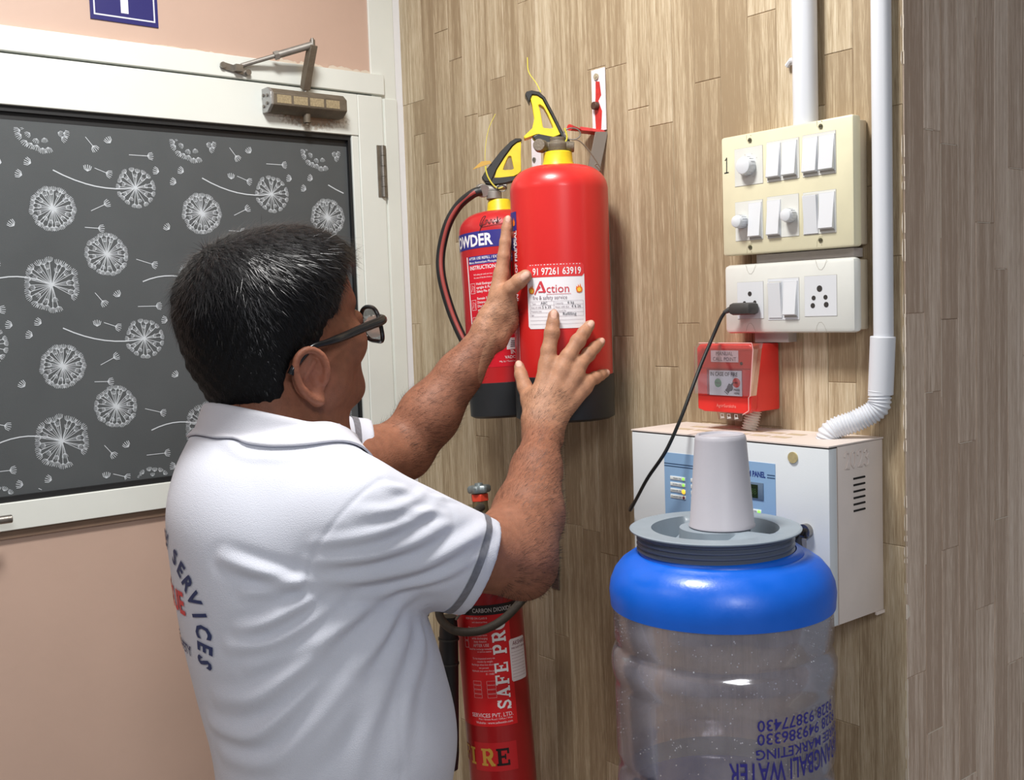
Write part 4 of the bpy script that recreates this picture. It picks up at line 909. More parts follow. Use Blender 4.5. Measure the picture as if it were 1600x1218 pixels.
l3 = cylmap((*C3, 0), R3+0.0003, th3); l3b = cylmap((*C3, 0), R3+0.0006, th3); l3c = cylmap((*C3, 0), R3+0.0009, th3)
m = MB(); put(m, rect2d(-0.10, zf3(1146), 0.036, zf3(968), 30), l3); lb3 = m.build('instruction_label', mat('label_scarlet', (214, 28, 34), 0.4), e3)
m = MB(); put(m, rect2d(-0.16, zf3(968), 0.090, zf3(952), 50), l3); bb = m.build('black_band', mat('label_black', (26, 24, 26), 0.4), e3)
q = MB(); put(q, text2d('CARBON DIOXIDE', 0.0105, 0.01, 'LEFT', 0.82), l3b, -0.030, zf3(963.5)); q.build('band_lettering', mat('dim_white_print', (200, 196, 196), 0.5), bb, smooth=False)
# slab-serif vertical title
def slab(s, h):
    G = {'F': [(0.12, 0, .36, 1), (.02, 0, .5, .13), (.02, .87, .9, 1), (.3, .45, .66, .58), (.76, .68, .9, 1), (.58, .36, .68, .67)],
         'E': [(0.12, 0, .36, 1), (.02, 0, .92, .13), (.02, .87, .9, 1), (.3, .45, .66, .58), (.76, .68, .9, 1), (.58, .36, .68, .67), (.78, 0, .92, .32)],
         'P': [(0.12, 0, .36, 1), (.02, 0, .5, .13), (.02, .87, .6, 1), (.3, .42, .6, .55)], 'R': [(0.12, 0, .36, 1), (.02, 0, .48, .13), (.02, .87, .6, 1), (.3, .44, .6, .56), (.72, 0, 1.0, .13)], 'I': [(.12, 0, .36, 1), (0, 0, .48, .13), (0, .87, .48, 1)]}
    out = []; x = 0
    def addq(P, Fq): out.append((np.array([(p[0]*h*0.86+x, p[1]*h) for p in P]), Fq))
    def bar(a, b, c, d): addq([(a, b), (c, b), (c, d), (a, d)], [(0, 1, 2, 3)])
    def ln(pts, w):
        v_, f_ = line2d(pts, w); addq(v_.tolist(), f_)
    for ch in s:
        w = 1.0
        if ch in G:
            for g in G[ch]: bar(*g)
        if ch == 'I': w = 0.55
        if ch in 'PR': ln([(.58+.2*math.cos(a), .715+.215*math.sin(a)) for a in np.linspace(-PI/2, PI/2, 12)], 0.22)
        if ch == 'R': ln([(.52, .5), (.84, .04)], 0.24)
        if ch == 'O': ln([(.5+.36*math.cos(a), .5+.43*math.sin(a)) for a in np.linspace(0, 2*PI, 30)], 0.22)
        if ch == 'A': ln([(.16, .05), (.48, .97)], 0.13); ln([(.47, .98), (.80, .05)], 0.24); bar(.25, .28, .72, .40); bar(-.02, 0, .36, .12); bar(.58, 0, 1.04, .12); w = 1.08
        if ch == 'S': ln([(.82, .76), (.66, .92), (.42, .92), (.24, .78), (.30, .60), (.52, .50), (.74, .40), (.80, .22), (.62, .08), (.36, .08), (.18, .24)], 0.19); bar(.80, .68, .90, 1.0); bar(.08, 0, .18, .32)
        x += h*0.86*(w+0.10) if ch != ' ' else h*0.5
    return out
def put_slab(mb, vf, x, z, rot=0):
    for i, p in enumerate(vf): put(mb, p, cylmap((*C3, 0), R3+0.0005+0.00003*i, th3), x, z, rot=rot)
q = MB(); vf = slab('SAFE PRO', 0.0245); L_ = max(p[0][:, 0].max() for p in vf); hgt = zf3(976)-zf3(1121)
for p in vf: p[0][:, 0] *= hgt/L_
put_slab(q, vf, 0.0265, zf3(1121), PI/2)
q.build('title_lettering', LABW, lb3, smooth=False)
q = MB()
put(q, text2d('SERVICES PVT. LTD.', 0.0098, 0.015, 'RIGHT', 0.92), l3b, 0.029, zf3(1131)); put(q, text2d('Plot / Estate Road / Office / Web', 0.0046, 0, 'RIGHT'), l3b, 0.027, zf3(1135.5)); put(q, text2d('Website : www.safeextin.com', 0.0056, 0.01, 'RIGHT'), l3b, 0.027, zf3(1141.5))
for v_, t_, s_, x_ in ((974, 'FOR USE ON CLASS B', .005, 0), (980, 'and electrical fires', .0045, 0), (988, 'Place upright near hazard', .0040, -.002), (996, 'CAUTION', .0070, -.002), (1001, 'Do not touch horn', .0050, -.002), (1006, 'while discharging', .0050, -.002), (1011, 'keep distance', .0050, -.004), (1018, 'AFTER USE', .0072, 0), (1023, 'Send for recharge immediately', .0046, .010), (1027, 'to service station', .0042, .003), (1038, 'To be inspected every six', .0046, .008), (1043, 'months by weight', .0046, .004), (1048, 'Recharge when loss above', .0046, .006), (1053, 'ten percent', .0044, -.004), (1058, 'Hydraulic test every five years', .0044, .010), (1063, 'IS : 15683', .0044, .005)):
    put(q, text2d(t_, s_, 0.006, 'RIGHT', 0.85), l3b, x_-0.004, zf3(v_))
for i in range(4):
    for j in range(2): put(q, frame2d(-0.040+j*0.026, zf3(1079+i*7), -0.024+j*0.026, zf3(1073+i*7), 0.00035), l3b)
for v_ in (1000, 1012): put(q, frame2d(-0.052, zf3(v_+8), -0.043, zf3(v_-3), 0.0008), l3b)
q.build('white_lettering', mat('pinkish_white_print', (236, 200, 204), 0.5), lb3, smooth=False)
m = MB(); tx0, tx1 = 0.032, 0.072
tg_ = rect2d(tx0, zf3(1080), tx1, zf3(1010), 14); put(m, rr2d(tx0, zf3(1078, 830), tx1, zf3(1010, 830), 0.003), l3b)
tg = m.build('service_tag', mat('paper_tag', (222, 212, 214), 0.6), e3, label='white paper service tag')
q = MB(); put(q, text2d('AKSHAR', 0.0105, 0.01, 'LEFT', 0.8), l3c, tx0+0.007, zf3(1022)); put(q, text2d('FIRE SAFETY SERVICES', 0.0046, 0.01, 'LEFT', .9), l3c, tx0+0.004, zf3(1028))
for i in range(9): put(q, rect2d(tx0+0.003, zf3(1033+i*5), tx1-0.004, zf3(1033+i*5)+0.0004, 8), l3c)
q.build('tag_print', mat('tag_print_dark', (120, 66, 76), 0.6), tg, smooth=False)
q = MB(); put_slab(q, slab('FI', 0.030), -0.090, zf3(1209)); put_slab(q, slab('R', 0.030), -0.036, zf3(1209)); q.build('gold_lettering', mat('gold_foil', (206, 160, 70), 0.4, 0.3), e3, smooth=False)
q = MB(); put_slab(q, slab('E', 0.030), -0.008, zf3(1209)); q.build('black_lettering', mat('black_foil', (30, 16, 16), 0.4), e3, smooth=False)
q = MB(); put(q, rect2d(-0.05, zf3(1218), 0.030, zf3(1172), 12), l3); q.build('lower_sticker', mat('sticker_dark_red', (184, 30, 36), 0.4), e3)
hh = MB()
hcs = catmull([D(*p) for p in ((752, 792, 1.865), (744, 800, 1.84), (746, 815, 1.82), (800, 850, 1.80), (842, 880, 1.80), (838, 908, 1.79), (815, 938, 1.79), (785, 968, 1.79), (750, 985, 1.79), (712, 985, 1.80), (690, 968, 1.82), (686, 948, 1.84), (694, 940, 1.86), (700, 950, 1.87))], 8)
HOSE = mat('dusty_grey_hose', (70, 64, 56), 0.6, bump=0.3, bscale=500, var=0.2, vscale=120)
# the root is tilted: prepare the inverse
ax3 = -math.atan(0.080)*1.0
e3.rotation_euler = (0, ax3, 0)
def untilt3(mb):
    Rm = Matrix.Rotation(-ax3, 3, 'Y'); L = Vector((*C3, Z0c))
    mb.v = [tuple(L+Rm @ (Vector(p)-L)) for p in mb.v]; return mb
hh.tube(hcs, 0.0072, n=16); untilt3(hh).build('hose', HOSE, e3)
m = MB(); a0, a1 = D(701, 962, 1.87), D(701, 1200, 1.885); m.tube([a0, a0*.9+a1*.1, a0*.6+a1*.4, a0*.1+a1*.9, a1], [0.0145, 0.0165, 0.0175, 0.0185, 0.0165], n=26)
untilt3(m).build('discharge_horn', BLK, e3)
for t_ in (0.14, 0.30):
    m = MB(); p_ = a0+(a1-a0)*t_; m.tube([p_, p_+(a1-a0)*0.012], 0.0185, n=26); untilt3(m).build('horn_ring', DBLK, e3)
m = MB(); m.tube(catmull([D(*p) for p in ((668, 962, 1.86), (672, 948, 1.86), (688, 945, 1.86), (712, 950, 1.86), (718, 958, 1.86), (712, 968, 1.86))], 5), 0.0024, n=8); untilt3(m).build('horn_clip', STEEL, e3)

# ------------------------------------------------------------------ wall brackets
RP = mat('bracket_red_paint', (204, 50, 46), 0.5, var=0.2, vscale=120); WPT = mat('flaky_white_paint', (232, 226, 232), 0.7, bump=0.3)
bk = empty('wall_bracket', (0.576, 0, 1.96), 'red and flaky white metal bracket screwed above the front extinguisher', 'bracket', 'extinguisher brackets')
m = MB(); m.box((0.5610, -0.0035, 1.9090), (0.5925, -0.0012, 2.0090)); m.build('back_plate', WPT, bk, bevel=0.0006)
q = MB(); q.prism([(-0.006, 0.000), (0.006, 0.002), (0.009, 0.030), (0.001, 0.048), (0.008, 0.056), (0.005, 0.078), (-0.004, 0.080), (-0.005, 0.056), (-0.0075, 0.03)], (0.5755, -0.0037, 1.910), (1, 0, 0), (0, 0, 1), (0, 1, 0), 0.0006); q.build('red_patch', RP, bk)
m = MB(); m.cyl((0.574, -0.006, 1.997), (0.574, -0.003, 1.997), 0.0052, n=18); m.cyl((0.574, -0.007, 1.997), (0.574, -0.005, 1.997), 0.0026, n=6); m.build('screw', mat('pale_screw', (190, 180, 156), 0.5, .4), bk)
m = MB(); m.cyl((0.573, -0.012, 1.950), (0.573, -0.003, 1.950), 0.0065, n=18); m.build('bolt_head', mat('rusty_bolt', (92, 66, 54), 0.6, 0.4), bk, bevel=0.001)
a_ = np.array([0.5925, -0.003, 1.910]); 
m = MB(); pxprism(m, [(906, 200), (948, 206), (949, 210), (906, 206)], 1.76, 0.022); m.build('red_arm', RP, bk, bevel=0.0005)
m = MB(); m.tube([D(890, 199, 1.72), D(906, 203, 1.75)], [0.0052, 0.0026], n=10); m.build('red_arm_tip', RP, bk)
m = MB(); pxprism(m, [(930, 206), (950, 206), (937, 268), (917, 268)], 1.748, 0.004); m.build('grey_strut', mat('bracket_grey_steel', (120, 110, 100), 0.45, 0.6, var=0.1), bk, bevel=0.0005)
bk2 = empty('wall_bracket', (0.415, 0, 1.88), 'plain white metal bracket strip on the wall between the two handles', 'bracket', 'extinguisher brackets')
m = MB(); m.box((0.404, -0.0035, 1.850), (0.428, -0.0012, 1.932)); m.build('back_plate', WPT, bk2, bevel=0.0006)
m = MB(); m.cyl((0.412, -0.0055, 1.884), (0.412, -0.0035, 1.884), 0.004, n=14); m.build('screw', STEEL, bk2)
m = MB(); m.box((0.404, -0.030, 1.8500), (0.428, -0.0012, 1.8520)); m.build('hook', WPT, bk2)
bk3 = empty('wall_bracket', (0.41, 0, 1.15), 'dark metal hook bracket beside the slim extinguisher behind the elbow', 'bracket', 'extinguisher brackets')
m = MB(); m.box((0.422, -0.004, 1.12), (0.442, -0.0012, 1.20)); m.build('back_plate', STEEL, bk3, bevel=0.0005)
m = MB(); m.tube([(0.432, -0.003, 1.165), (0.432, -0.035, 1.165), (0.432, -0.040, 1.175)], 0.003, n=10); m.build('hook', STEEL, bk3)

# ------------------------------------------------------------------ water jar on its stand
JC = (1.021, -0.240)
JS = 0.978; JC0 = JC; JC = (1.032, -0.2655)
tb = empty('jar_stand', (*JC, 0), 'plain wooden stand that carries the water jar', 'stand')
WD = mat('stand_wood', (140, 104, 72), 0.5, var=0.2, vscale=12, stretch=(1, 8, 1))
MB().box((JC[0]-0.19, JC[1]-0.19, 0.900), (JC[0]+0.19, JC[1]+0.19, 0.945)).build('top', WD, tb, bevel=0.003)
for sx in (-1, 1):
    for sy in (-1, 1): MB().box((JC[0]+sx*0.165-0.018, JC[1]+sy*0.165-0.018, 0), (JC[0]+sx*0.165+0.018, JC[1]+sy*0.165+0.018, 0.90)).build('leg', WD, tb, bevel=0.002)
JC = JC0
JAR = clear_mat('jar_polycarbonate', (0.95, 0.94, 0.965), 0.22, 0.12, 0.13, (200, 196, 206), var=0.10)
jb = empty('water_jar', (*JC, 0.930), 'large clear water jar with a bright blue shoulder and upside-down blue lettering', 'water jar')
r = 0.1325
prof = [(0.02, 0.932), (0.115, 0.932), (0.128, 0.940), (r, 0.955), (r, 1.030), (r-0.002, 1.052), (r-0.004, 1.060), (r-0.002, 1.068), (r, 1.075), (r, 1.160), (r+0.0005, 1.168), (r+0.0035, 1.176), (r+0.0035, 1.192), (r, 1.202), (r-0.0035, 1.207), (r-0.0035, 1.212), (r, 1.218), (r, 1.255), (r-0.002, 1.262)]
J = MB().lathe(prof+[(r_-0.0022, z_) for r_, z_ in prof[::-1] if r_ > 0.1], (*JC, 0), 96)
# panels pressed into the wall: shallow flutes
for i in range(len(J.v)):
    x_, y_, z_ = J.v[i]; d = math.hypot(x_-JC[0], y_-JC[1])
    if d > 0.12 and (1.215 < z_ < 1.256 or 1.07 < z_ < 1.165 or 0.95 < z_ < 1.05):
        a = math.atan2(y_-JC[1], x_-JC[0]); s_ = 1-0.018*max(0, math.cos(9*a))**8*0.6
        J.v[i] = (JC[0]+(x_-JC[0])*s_, JC[1]+(y_-JC[1])*s_, z_)
J.build('clear_body', JAR, jb, sharp=60)
m = MB(); R_ = 0.1355
pro = [(R_-0.004, 1.2560), (R_-0.0005, 1.2565), (R_, 1.264), (R_+0.0008, 1.274), (R_-0.001, 1.286), (R_-0.006, 1.298), (R_-0.014, 1.308), (R_-0.024, 1.3150), (R_-0.031, 1.3180), (R_-0.0335, 1.3205), (R_-0.0365, 1.3195), (R_-0.038, 1.3235), (0.0905, 1.325), (0.0895, 1.318), (0.10, 1.30), (0.12, 1.28), (0.13, 1.262)]
m.lathe(pro, (*JC, 0), 96, closed=True); m.build('blue_shoulder', mat('bright_blue_plastic', (2, 98, 214), 0.36, spec=0.6, bump=0.06, bscale=300, var=0.06, vscale=30, rvar=0.08), jb, sharp=70)
WAT = clear_mat('still_water', (0.62, 0.80, 0.93), 0.35, 0.02, 0.10, (90, 130, 190))
MB().lathe([(0.0, 0.934), (0.112, 0.934), (0.127, 0.946), (0.1298, 0.957), (0.1298, 1.034), (0.0, 1.034)], (*JC, 0), 64).build('water', WAT, jb, sharp=40)
MB().lathe([(0.0, 0.9345), (0.113, 0.9345), (0.128, 0.9465), (0.1305, 0.956), (0.1305, 1.008), (0.1285, 1.008), (0.1285, 0.958), (0.110, 0.938), (0.0, 0.938)], (*JC, 0), 64).build('blue_base', MATS['bright_blue_plastic'], jb, sharp=40)
thj = math.atan2(CAM[1]-JC[1], CAM[0]-JC[0])
jm = cylmap((*JC, 0), r+0.0005, thj); q = MB()
def jt(s, x, z, size, sx, bold=0.01):   # x = arc distance of the text END (it is printed upside down)
    V, F = text2d(s, size, bold, 'RIGHT', sx); V = -V; put(q, (V, F), jm, x, z)
jt('9328 93877430', 0.0375, 1.1575, 0.0185, 1.06); jt('9328 949386330', 0.0370, 1.1420, 0.0185, 1.06); jt('SHREE MARKETING', 0.0350, 1.1240, 0.0165, 1.02); jt('SARANGBALI WATER', 0.006, 1.1090, 0.034, 0.56)
q.build('blue_lettering', mat('ultramarine_print', (44, 40, 130), 0.5), jb, smooth=False)
m = MB()
for k in range(330):
    a = thj+random.uniform(-1.5, 1.5); z_ = random.choice([random.uniform(1.08, 1.16), random.uniform(1.215, 1.254), random.uniform(1.165, 1.2), random.uniform(1.10, 1.25)])
    s_ = random.uniform(0.0004, 0.0011); rr = r-0.0026; m.sphere((JC[0]+rr*math.cos(a), JC[1]+rr*math.sin(a), z_), s_, 8)
m.build('water_droplet', mat('droplet', (236, 238, 244), 0.08, spec=1.0), jb, kind='stuff')
# grey threaded lid
LG = mat('grey_plastic_lid', (140, 152, 162), 0.4, var=0.05, vscale=40); LG2 = LG
ld = empty('dispenser_funnel', (*JC, 1.322), 'grey plastic funnel lid with wide flange and threaded skirt in the jar neck', 'funnel lid')
m = MB(); pr_ = [(0.0, 1.3440), (0.042, 1.3440), (0.0445, 1.3475), (0.050, 1.3475)]
pr_ += [(0.0945, 1.3485), (0.1015, 1.3500), (0.1035, 1.3490), (0.1030, 1.3472), (0.0960, 1.3452)]
for k in range(4): z_ = 1.3435-k*0.0062; pr_ += [(0.0952, z_), (0.0950, z_-0.0015), (0.0925, z_-0.0030), (0.0925, z_-0.0042)]
pr_ += [(0.0885, 1.318), (0.0865, 1.318), (0.0865, 1.338), (0.0, 1.338)]
# flange with two kidney wells: build as polar grid
rings = [(0.0405, 0), (0.0425, 0), (0.044, 1), (0.060, 1), (0.074, 1), (0.077, 0), (0.090, 0), (0.1015, 0)]
top = MB(); nA = 120; V = []
for rr, flag in rings:
    for i in range(nA):
        a = 2*PI*i/nA; w1 = 1/(1+math.exp(-(math.cos(a-(thj+2.15))-0.62)*22)); w2 = 1/(1+math.exp(-(math.cos(a-(thj-1.45))-0.45)*22)); w3 = 0.35/(1+math.exp(-(math.cos(a-(thj-0.5))-0.55)*14))
        dp = 0.027*flag*min(1, w1+w2+w3)
        V.append((JC[0]+rr*math.cos(a), JC[1]+rr*math.sin(a), (1.3492 if rr < 0.1 else 1.3500)-dp))
F = [(j*nA+i, j*nA+(i+1) % nA, (j+1)*nA+(i+1) % nA, (j+1)*nA+i) for j in range(len(rings)-1) for i in range(nA)]+[tuple(range(nA-1, -1, -1))]
top.add(V, F)
top.lathe([(0.1015, 1.3500), (0.1035, 1.3490), (0.1032, 1.3475), (0.0960, 1.3455)], (*JC, 0), nA, caps=False)
top.build('flange', LG, ld, sharp=55)
m = MB(); m.lathe([(0.0955, 1.3465)]+pr_[9:-3]+[(0.0885, 1.318), (0.0875, 1.319), (0.0885, 1.340)], (*JC, 0), 96, caps=False); m.build('threaded_skirt', mat('dark_grey_plastic', (92, 100, 116), 0.36), ld, sharp=25)
# upturned tumbler
tm = empty('tumbler', (JC[0], JC[1], 1.3495), 'frosted white plastic tumbler turned upside down on the grey jar lid', 'tumbler')
FROST = mat('frosted_plastic', (190, 188, 196), 0.45, trans=0.15, spec=0.4, bump=0.08, bscale=120)
m = MB(); m.lathe([(0.0385, 1.3495), (0.0402, 1.3505), (0.0402, 1.3520), (0.0388, 1.3535), (0.0310, 1.4560), (0.0300, 1.4610), (0.0285, 1.4622), (0.0262, 1.4622), (0.0250, 1.4600), (0.0, 1.4600)], (JC[0], JC[1], 0), 64)
m.build('cup_wall', FROST, tm, sharp=50)
m = MB(); m.lathe([(0.0275, 1.4623), (0.0282, 1.4628), (0.0288, 1.4623)], (JC[0], JC[1], 0), 48, closed=True); m.build('foot_ring', FROST, tm)

# final size and place of the jar group (measured from its own base)
for o_, (x_, y_, z_) in ((jb, (1.0335, -0.2655, 0.9455)), (ld, (1.0290, -0.2695, 1.3290)), (tm, (1.0340, -0.2620, 1.3560))):
    o_.location = (x_, y_, z_); o_.scale = (JS, JS, JS)
# ------------------------------------------------------------------ implicit surfaces
try:
    import openvdb as vdb
except Exception:
    import pyopenvdb as vdb
def sm(a, b, k):
    h = np.clip(0.5+0.5*(b-a)/k, 0, 1); return b*(1-h)+a*h-k*h*(1-h)
def ss(a, b, k):   # subtract b from a
    h = np.clip(0.5-0.5*(b+a)/k, 0, 1); return a*(1-h)+(-b)*h+k*h*(1-h)
def cap(a, b, ra, rb=None):
    a = np.array(a, float); b = np.array(b, float); rb = ra if rb is None else rb; ba = b-a; L = ba @ ba
    def f(P):
        pa = P-a; h = np.clip(pa @ ba/L, 0, 1); return np.linalg.norm(pa-h[:, None]*ba, axis=1)-(ra+(rb-ra)*h)
    return f
def ell(c, r, R=None):
    c = np.array(c, float); r = np.array(r, float)
    def f(P):
        q = P-c
        if R is not None: q = q @ R
        k0 = np.linalg.norm(q/r, axis=1)+1e-9; k1 = np.linalg.norm(q/(r*r), axis=1)+1e-9
        return k0*(k0-1)/k1
    return f
def chain(pts, rs): return [(cap(pts[i], pts[i+1], rs[i], rs[i+1])) for i in range(len(pts)-1)]
def in_frame(f, O, R):
    O = np.array(O, float); return lambda P: f((P-O) @ R)
def run(ops, P, need=None):
    d = None
    for j, (kind, f, k) in enumerate(ops):
        if need is not None and not need[j]: continue
        v = f(P)
        if d is None: d = v
        elif kind == 'u': d = sm(d, v, k)
        elif kind == 's': d = ss(d, v, k)
        elif kind == 'i': d = -sm(-d, -v, k)
    return d
def mesh_sdf(ops, lo, hi, vox, nb=16):
    lo = np.array(lo, float); hi = np.array(hi, float); bs = nb*vox
    nb3 = np.ceil((hi-lo)/bs).astype(int)
    idx = np.stack(np.meshgrid(*[np.arange(n) for n in nb3], indexing='ij'), -1).reshape(-1, 3)
    cen = lo+(idx+0.5)*bs; vals = [f(cen) for _, f, _ in ops]; dc = None
    for (kind, f, k), v in zip(ops, vals):
        dc = v if dc is None else (sm(dc, v, k) if kind == 'u' else ss(dc, v, k) if kind == 's' else -sm(-dc, -v, k))
    rad = bs*0.87*1.35
    g = vdb.FloatGrid(1.0)
    for b in idx[dc < -rad]:
        g.fill(tuple(int(x) for x in b*nb), tuple(int(x) for x in b*nb+nb-1), -1.0, True)
    loc = np.stack(np.meshgrid(*[np.arange(nb)]*3, indexing='ij'), -1).reshape(-1, 3)
    si = np.where(np.abs(dc) <= rad)[0]; si = si[np.lexsort((idx[si, 0]//2, idx[si, 1]//2, idx[si, 2]//2))]; sel = idx[si]
    for s0 in range(0, len(sel), 24):
        bb = sel[s0:s0+24]; ii = si[s0:s0+24]
        need = [(kind == 'i') or (kind == 'u' and bool((v[ii] < dc[ii]+2.2*rad+k).any())) or (kind == 's' and bool((-v[ii] > dc[ii]-2.2*rad-k).any())) for (kind, f, k), v in zip(ops, vals)]
        if not any(n and o[0] == 'u' for n, o in zip(need, ops)): need[0] = True
        P = (lo+(bb[:, None, :]*nb+loc[None])*vox).reshape(-1, 3)
        d = run(ops, P, need).reshape(len(bb), nb, nb, nb)
        for b, dd in zip(bb, d): g.copyFromArray(np.ascontiguousarray(np.clip(dd, -1, 1), dtype=np.float32), ijk=tuple(int(x) for x in b*nb))
    V, Q = g.convertToQuads(0.0)
    V = lo+np.array(V)*vox; Q = np.array(Q)
    c_ = V.mean(0); vol = (np.cross(V[Q[:, 1]]-V[Q[:, 0]], V[Q[:, 2]]-V[Q[:, 0]])*(V[Q[:, 0]]-c_)).sum()
    if vol < 0: Q = Q[:, ::-1]
    # keep the largest islands only
    return V, Q
def mk_mesh(name, V, F, m, parent=None, smooth=True, **kw):
    me = bpy.data.meshes.new(name); L = wloc(parent) if parent else Vector((0, 0, 0))
    V = np.asarray(V, float)-np.array(L)
    F = np.asarray(F, dtype=np.int32); n = F.shape[1]
    me.vertices.add(len(V)); me.vertices.foreach_set('co', V.ravel().astype(np.float32))
    me.loops.add(F.size); me.loops.foreach_set('vertex_index', F.ravel())
    me.polygons.add(len(F)); me.polygons.foreach_set('loop_start', np.arange(0, F.size, n, dtype=np.int32))
    me.update(calc_edges=True)
    me.polygons.foreach_set('use_smooth', [smooth]*len(F)); me.materials.append(m)
    o = bpy.data.objects.new(name, me); COL.objects.link(o)
    if parent: o.parent = parent
    return tag(o, **kw)
def vnormals(V, F):
    a = V[F[:, 0]]; b = V[F[:, 1]]; c = V[F[:, 2]]; n = np.cross(b-a, c-a); N = np.zeros_like(V)
    for i in range(F.shape[1]): np.add.at(N, F[:, i], n)
    return N/(np.linalg.norm(N, axis=1)[:, None]+1e-12)
def relax(V, F, it=2, lam=0.5):
    E = np.vstack([F[:, [i, (i+1) % F.shape[1]]] for i in range(F.shape[1])]); n = len(V)
    cnt = np.bincount(E.ravel(), minlength=n).astype(float)[:, None]
    for _ in range(it):
        A = np.zeros_like(V)
        for k in range(3): A[:, k] = np.bincount(E[:, 0], V[E[:, 1], k], n)+np.bincount(E[:, 1], V[E[:, 0], k], n)
        V = V+lam*(A/np.maximum(cnt, 1)-V)
    return V

# ------------------------------------------------------------------ person
def rotz(a): c, s = math.cos(a), math.sin(a); return np.array([[c, -s, 0], [s, c, 0], [0, 0, 1.]])
def rotx(a): c, s = math.cos(a), math.sin(a); return np.array([[1., 0, 0], [0, c, -s], [0, s, c]])
HO = np.array([0.668, -0.650, 1.625]); HR = rotz(math.radians(8)) @ rotx(math.radians(12))
def H(x, y, z): return HO+HR @ np.array([x, y, z])
def hf(f): return in_frame(f, HO, HR)
SHR = D(548, 818, 1.215); ELR = D(812, 876, 1.400); WRR = D(850, 668, 1.585)
SHL = D(500, 718, 1.560); ELL = D(630, 703, 1.640); WRL = D(765, 520, 1.655)
ops = []
U = lambda f, k=0.01: ops.append(('u', f, k))
SB = lambda f, k=0.006: ops.append(('s', f, k))
# head, in its own frame (x right, y forward, z up), metres
U(hf(ell((0, -0.004, 0.018), (0.077, 0.106, 0.080))))
U(hf(ell((0, 0.030, -0.040), (0.066, 0.076, 0.078))), 0.02)
U(hf(ell((0, 0.062, 0.014), (0.055, 0.040, 0.040))), 0.02)
U(hf(ell((0, 0.070, -0.084), (0.036, 0.034, 0.036))), 0.018)
U(hf(cap((0.048, 0.012, -0.088), (0.016, 0.074, -0.114), 0.026, 0.021)), 0.02)
U(hf(cap((-0.048, 0.012, -0.088), (-0.016, 0.074, -0.114), 0.026, 0.021)), 0.02)
U(hf(ell((0, 0.082, -0.116), (0.024, 0.019, 0.018))), 0.015)
for s in (-1, 1):
    U(hf(ell((s*0.044, 0.058, -0.052), (0.026, 0.036, 0.030))), 0.018)      # cheek
    U(hf(ell((s*0.056, 0.012, -0.082), (0.022, 0.032, 0.034))), 0.02)       # jaw muscle, full
U(hf(cap((-0.034, 0.086, -0.004), (0.034, 0.086, -0.004), 0.011)), 0.012)    # brow
for s in (-1, 1): SB(hf(ell((s*0.032, 0.104, -0.028), (0.017, 0.014, 0.012))), 0.010)
U(hf(cap((0, 0.092, -0.018), (0, 0.117, -0.056), 0.007, 0.0105)), 0.008)
for s in (-1, 1): U(hf(ell((s*0.011, 0.105, -0.060), (0.008, 0.010, 0.008))), 0.005)
U(hf(ell((0, 0.094, -0.082), (0.024, 0.014, 0.0065))), 0.006); U(hf(ell((0, 0.092, -0.093), (0.021, 0.013, 0.007))), 0.004)
for s in (-1, 1): U(hf(ell((s*0.032, 0.092, -0.028), (0.0145, 0.0135, 0.0125))), 0.002)   # closed lids / eyeball bulge
# neck, with a full fold under the jaw
U(cap(H(0, -0.030, -0.070), np.array([0.672, -0.668, 1.455]), 0.062, 0.074), 0.022)
U(cap(H(0, 0.020, -0.110), np.array([0.672, -0.615, 1.455]), 0.046, 0.060), 0.03)
# ears
for s in (-1, 1):
    er = []
    RE = rotz(-s*0.35) @ rotx(-0.12)
    c = np.array([s*0.0790, -0.020, -0.068])
    tp = [(0.004*0, 0.014, -0.012), (0, 0.017, 0.006), (0, 0.012, 0.022), (0, -0.002, 0.030), (0, -0.016, 0.024), (0, -0.021, 0.008), (0, -0.017, -0.010), (0, -0.006, -0.026), (0, 0.006, -0.032)]
    pts = [c+RE @ np.array([s*(0.006+0.004*max(0, -p[1]/0.02)), p[1], p[2]]) for p in tp]
    pts = list(catmull(pts, 3))
    U(hf(ell(c+RE @ np.array([s*0.001, -0.003, 0.0]), (0.0055, 0.0215, 0.0300), RE)), 0.004)
    for i in range(1, len(pts)-1): U(hf(cap(pts[i], pts[i+1], 0.0038, 0.0038 if i < 18 else 0.0050)), 0.003)
    U(hf(ell(c+RE @ np.array([s*0.003, 0.003, -0.028]), (0.0052, 0.0095, 0.0105), RE)), 0.004)     # lobe
    U(hf(cap(c+RE @ np.array([s*.006, 0.003, 0.016]), c+RE @ np.array([s*.006, -0.010, -0.002]), 0.0026)), 0.003)  # inner ridge
    SB(hf(ell(c+RE @ np.array([s*0.009, 0.003, -0.006]), (0.0075, 0.0080, 0.0105), RE)), 0.003)
    U(hf(ell(c+RE @ np.array([s*0.004, 0.014, -0.008]), (0.004, 0.004, 0.006), RE)), 0.003)        # tragus
# hidden trunk core
U(ell((0.676, -0.645, 1.36), (0.150, 0.090, 0.135)), 0.03)
U(ell((0.690, -0.630, 1.16), (0.150, 0.105, 0.220)), 0.05)
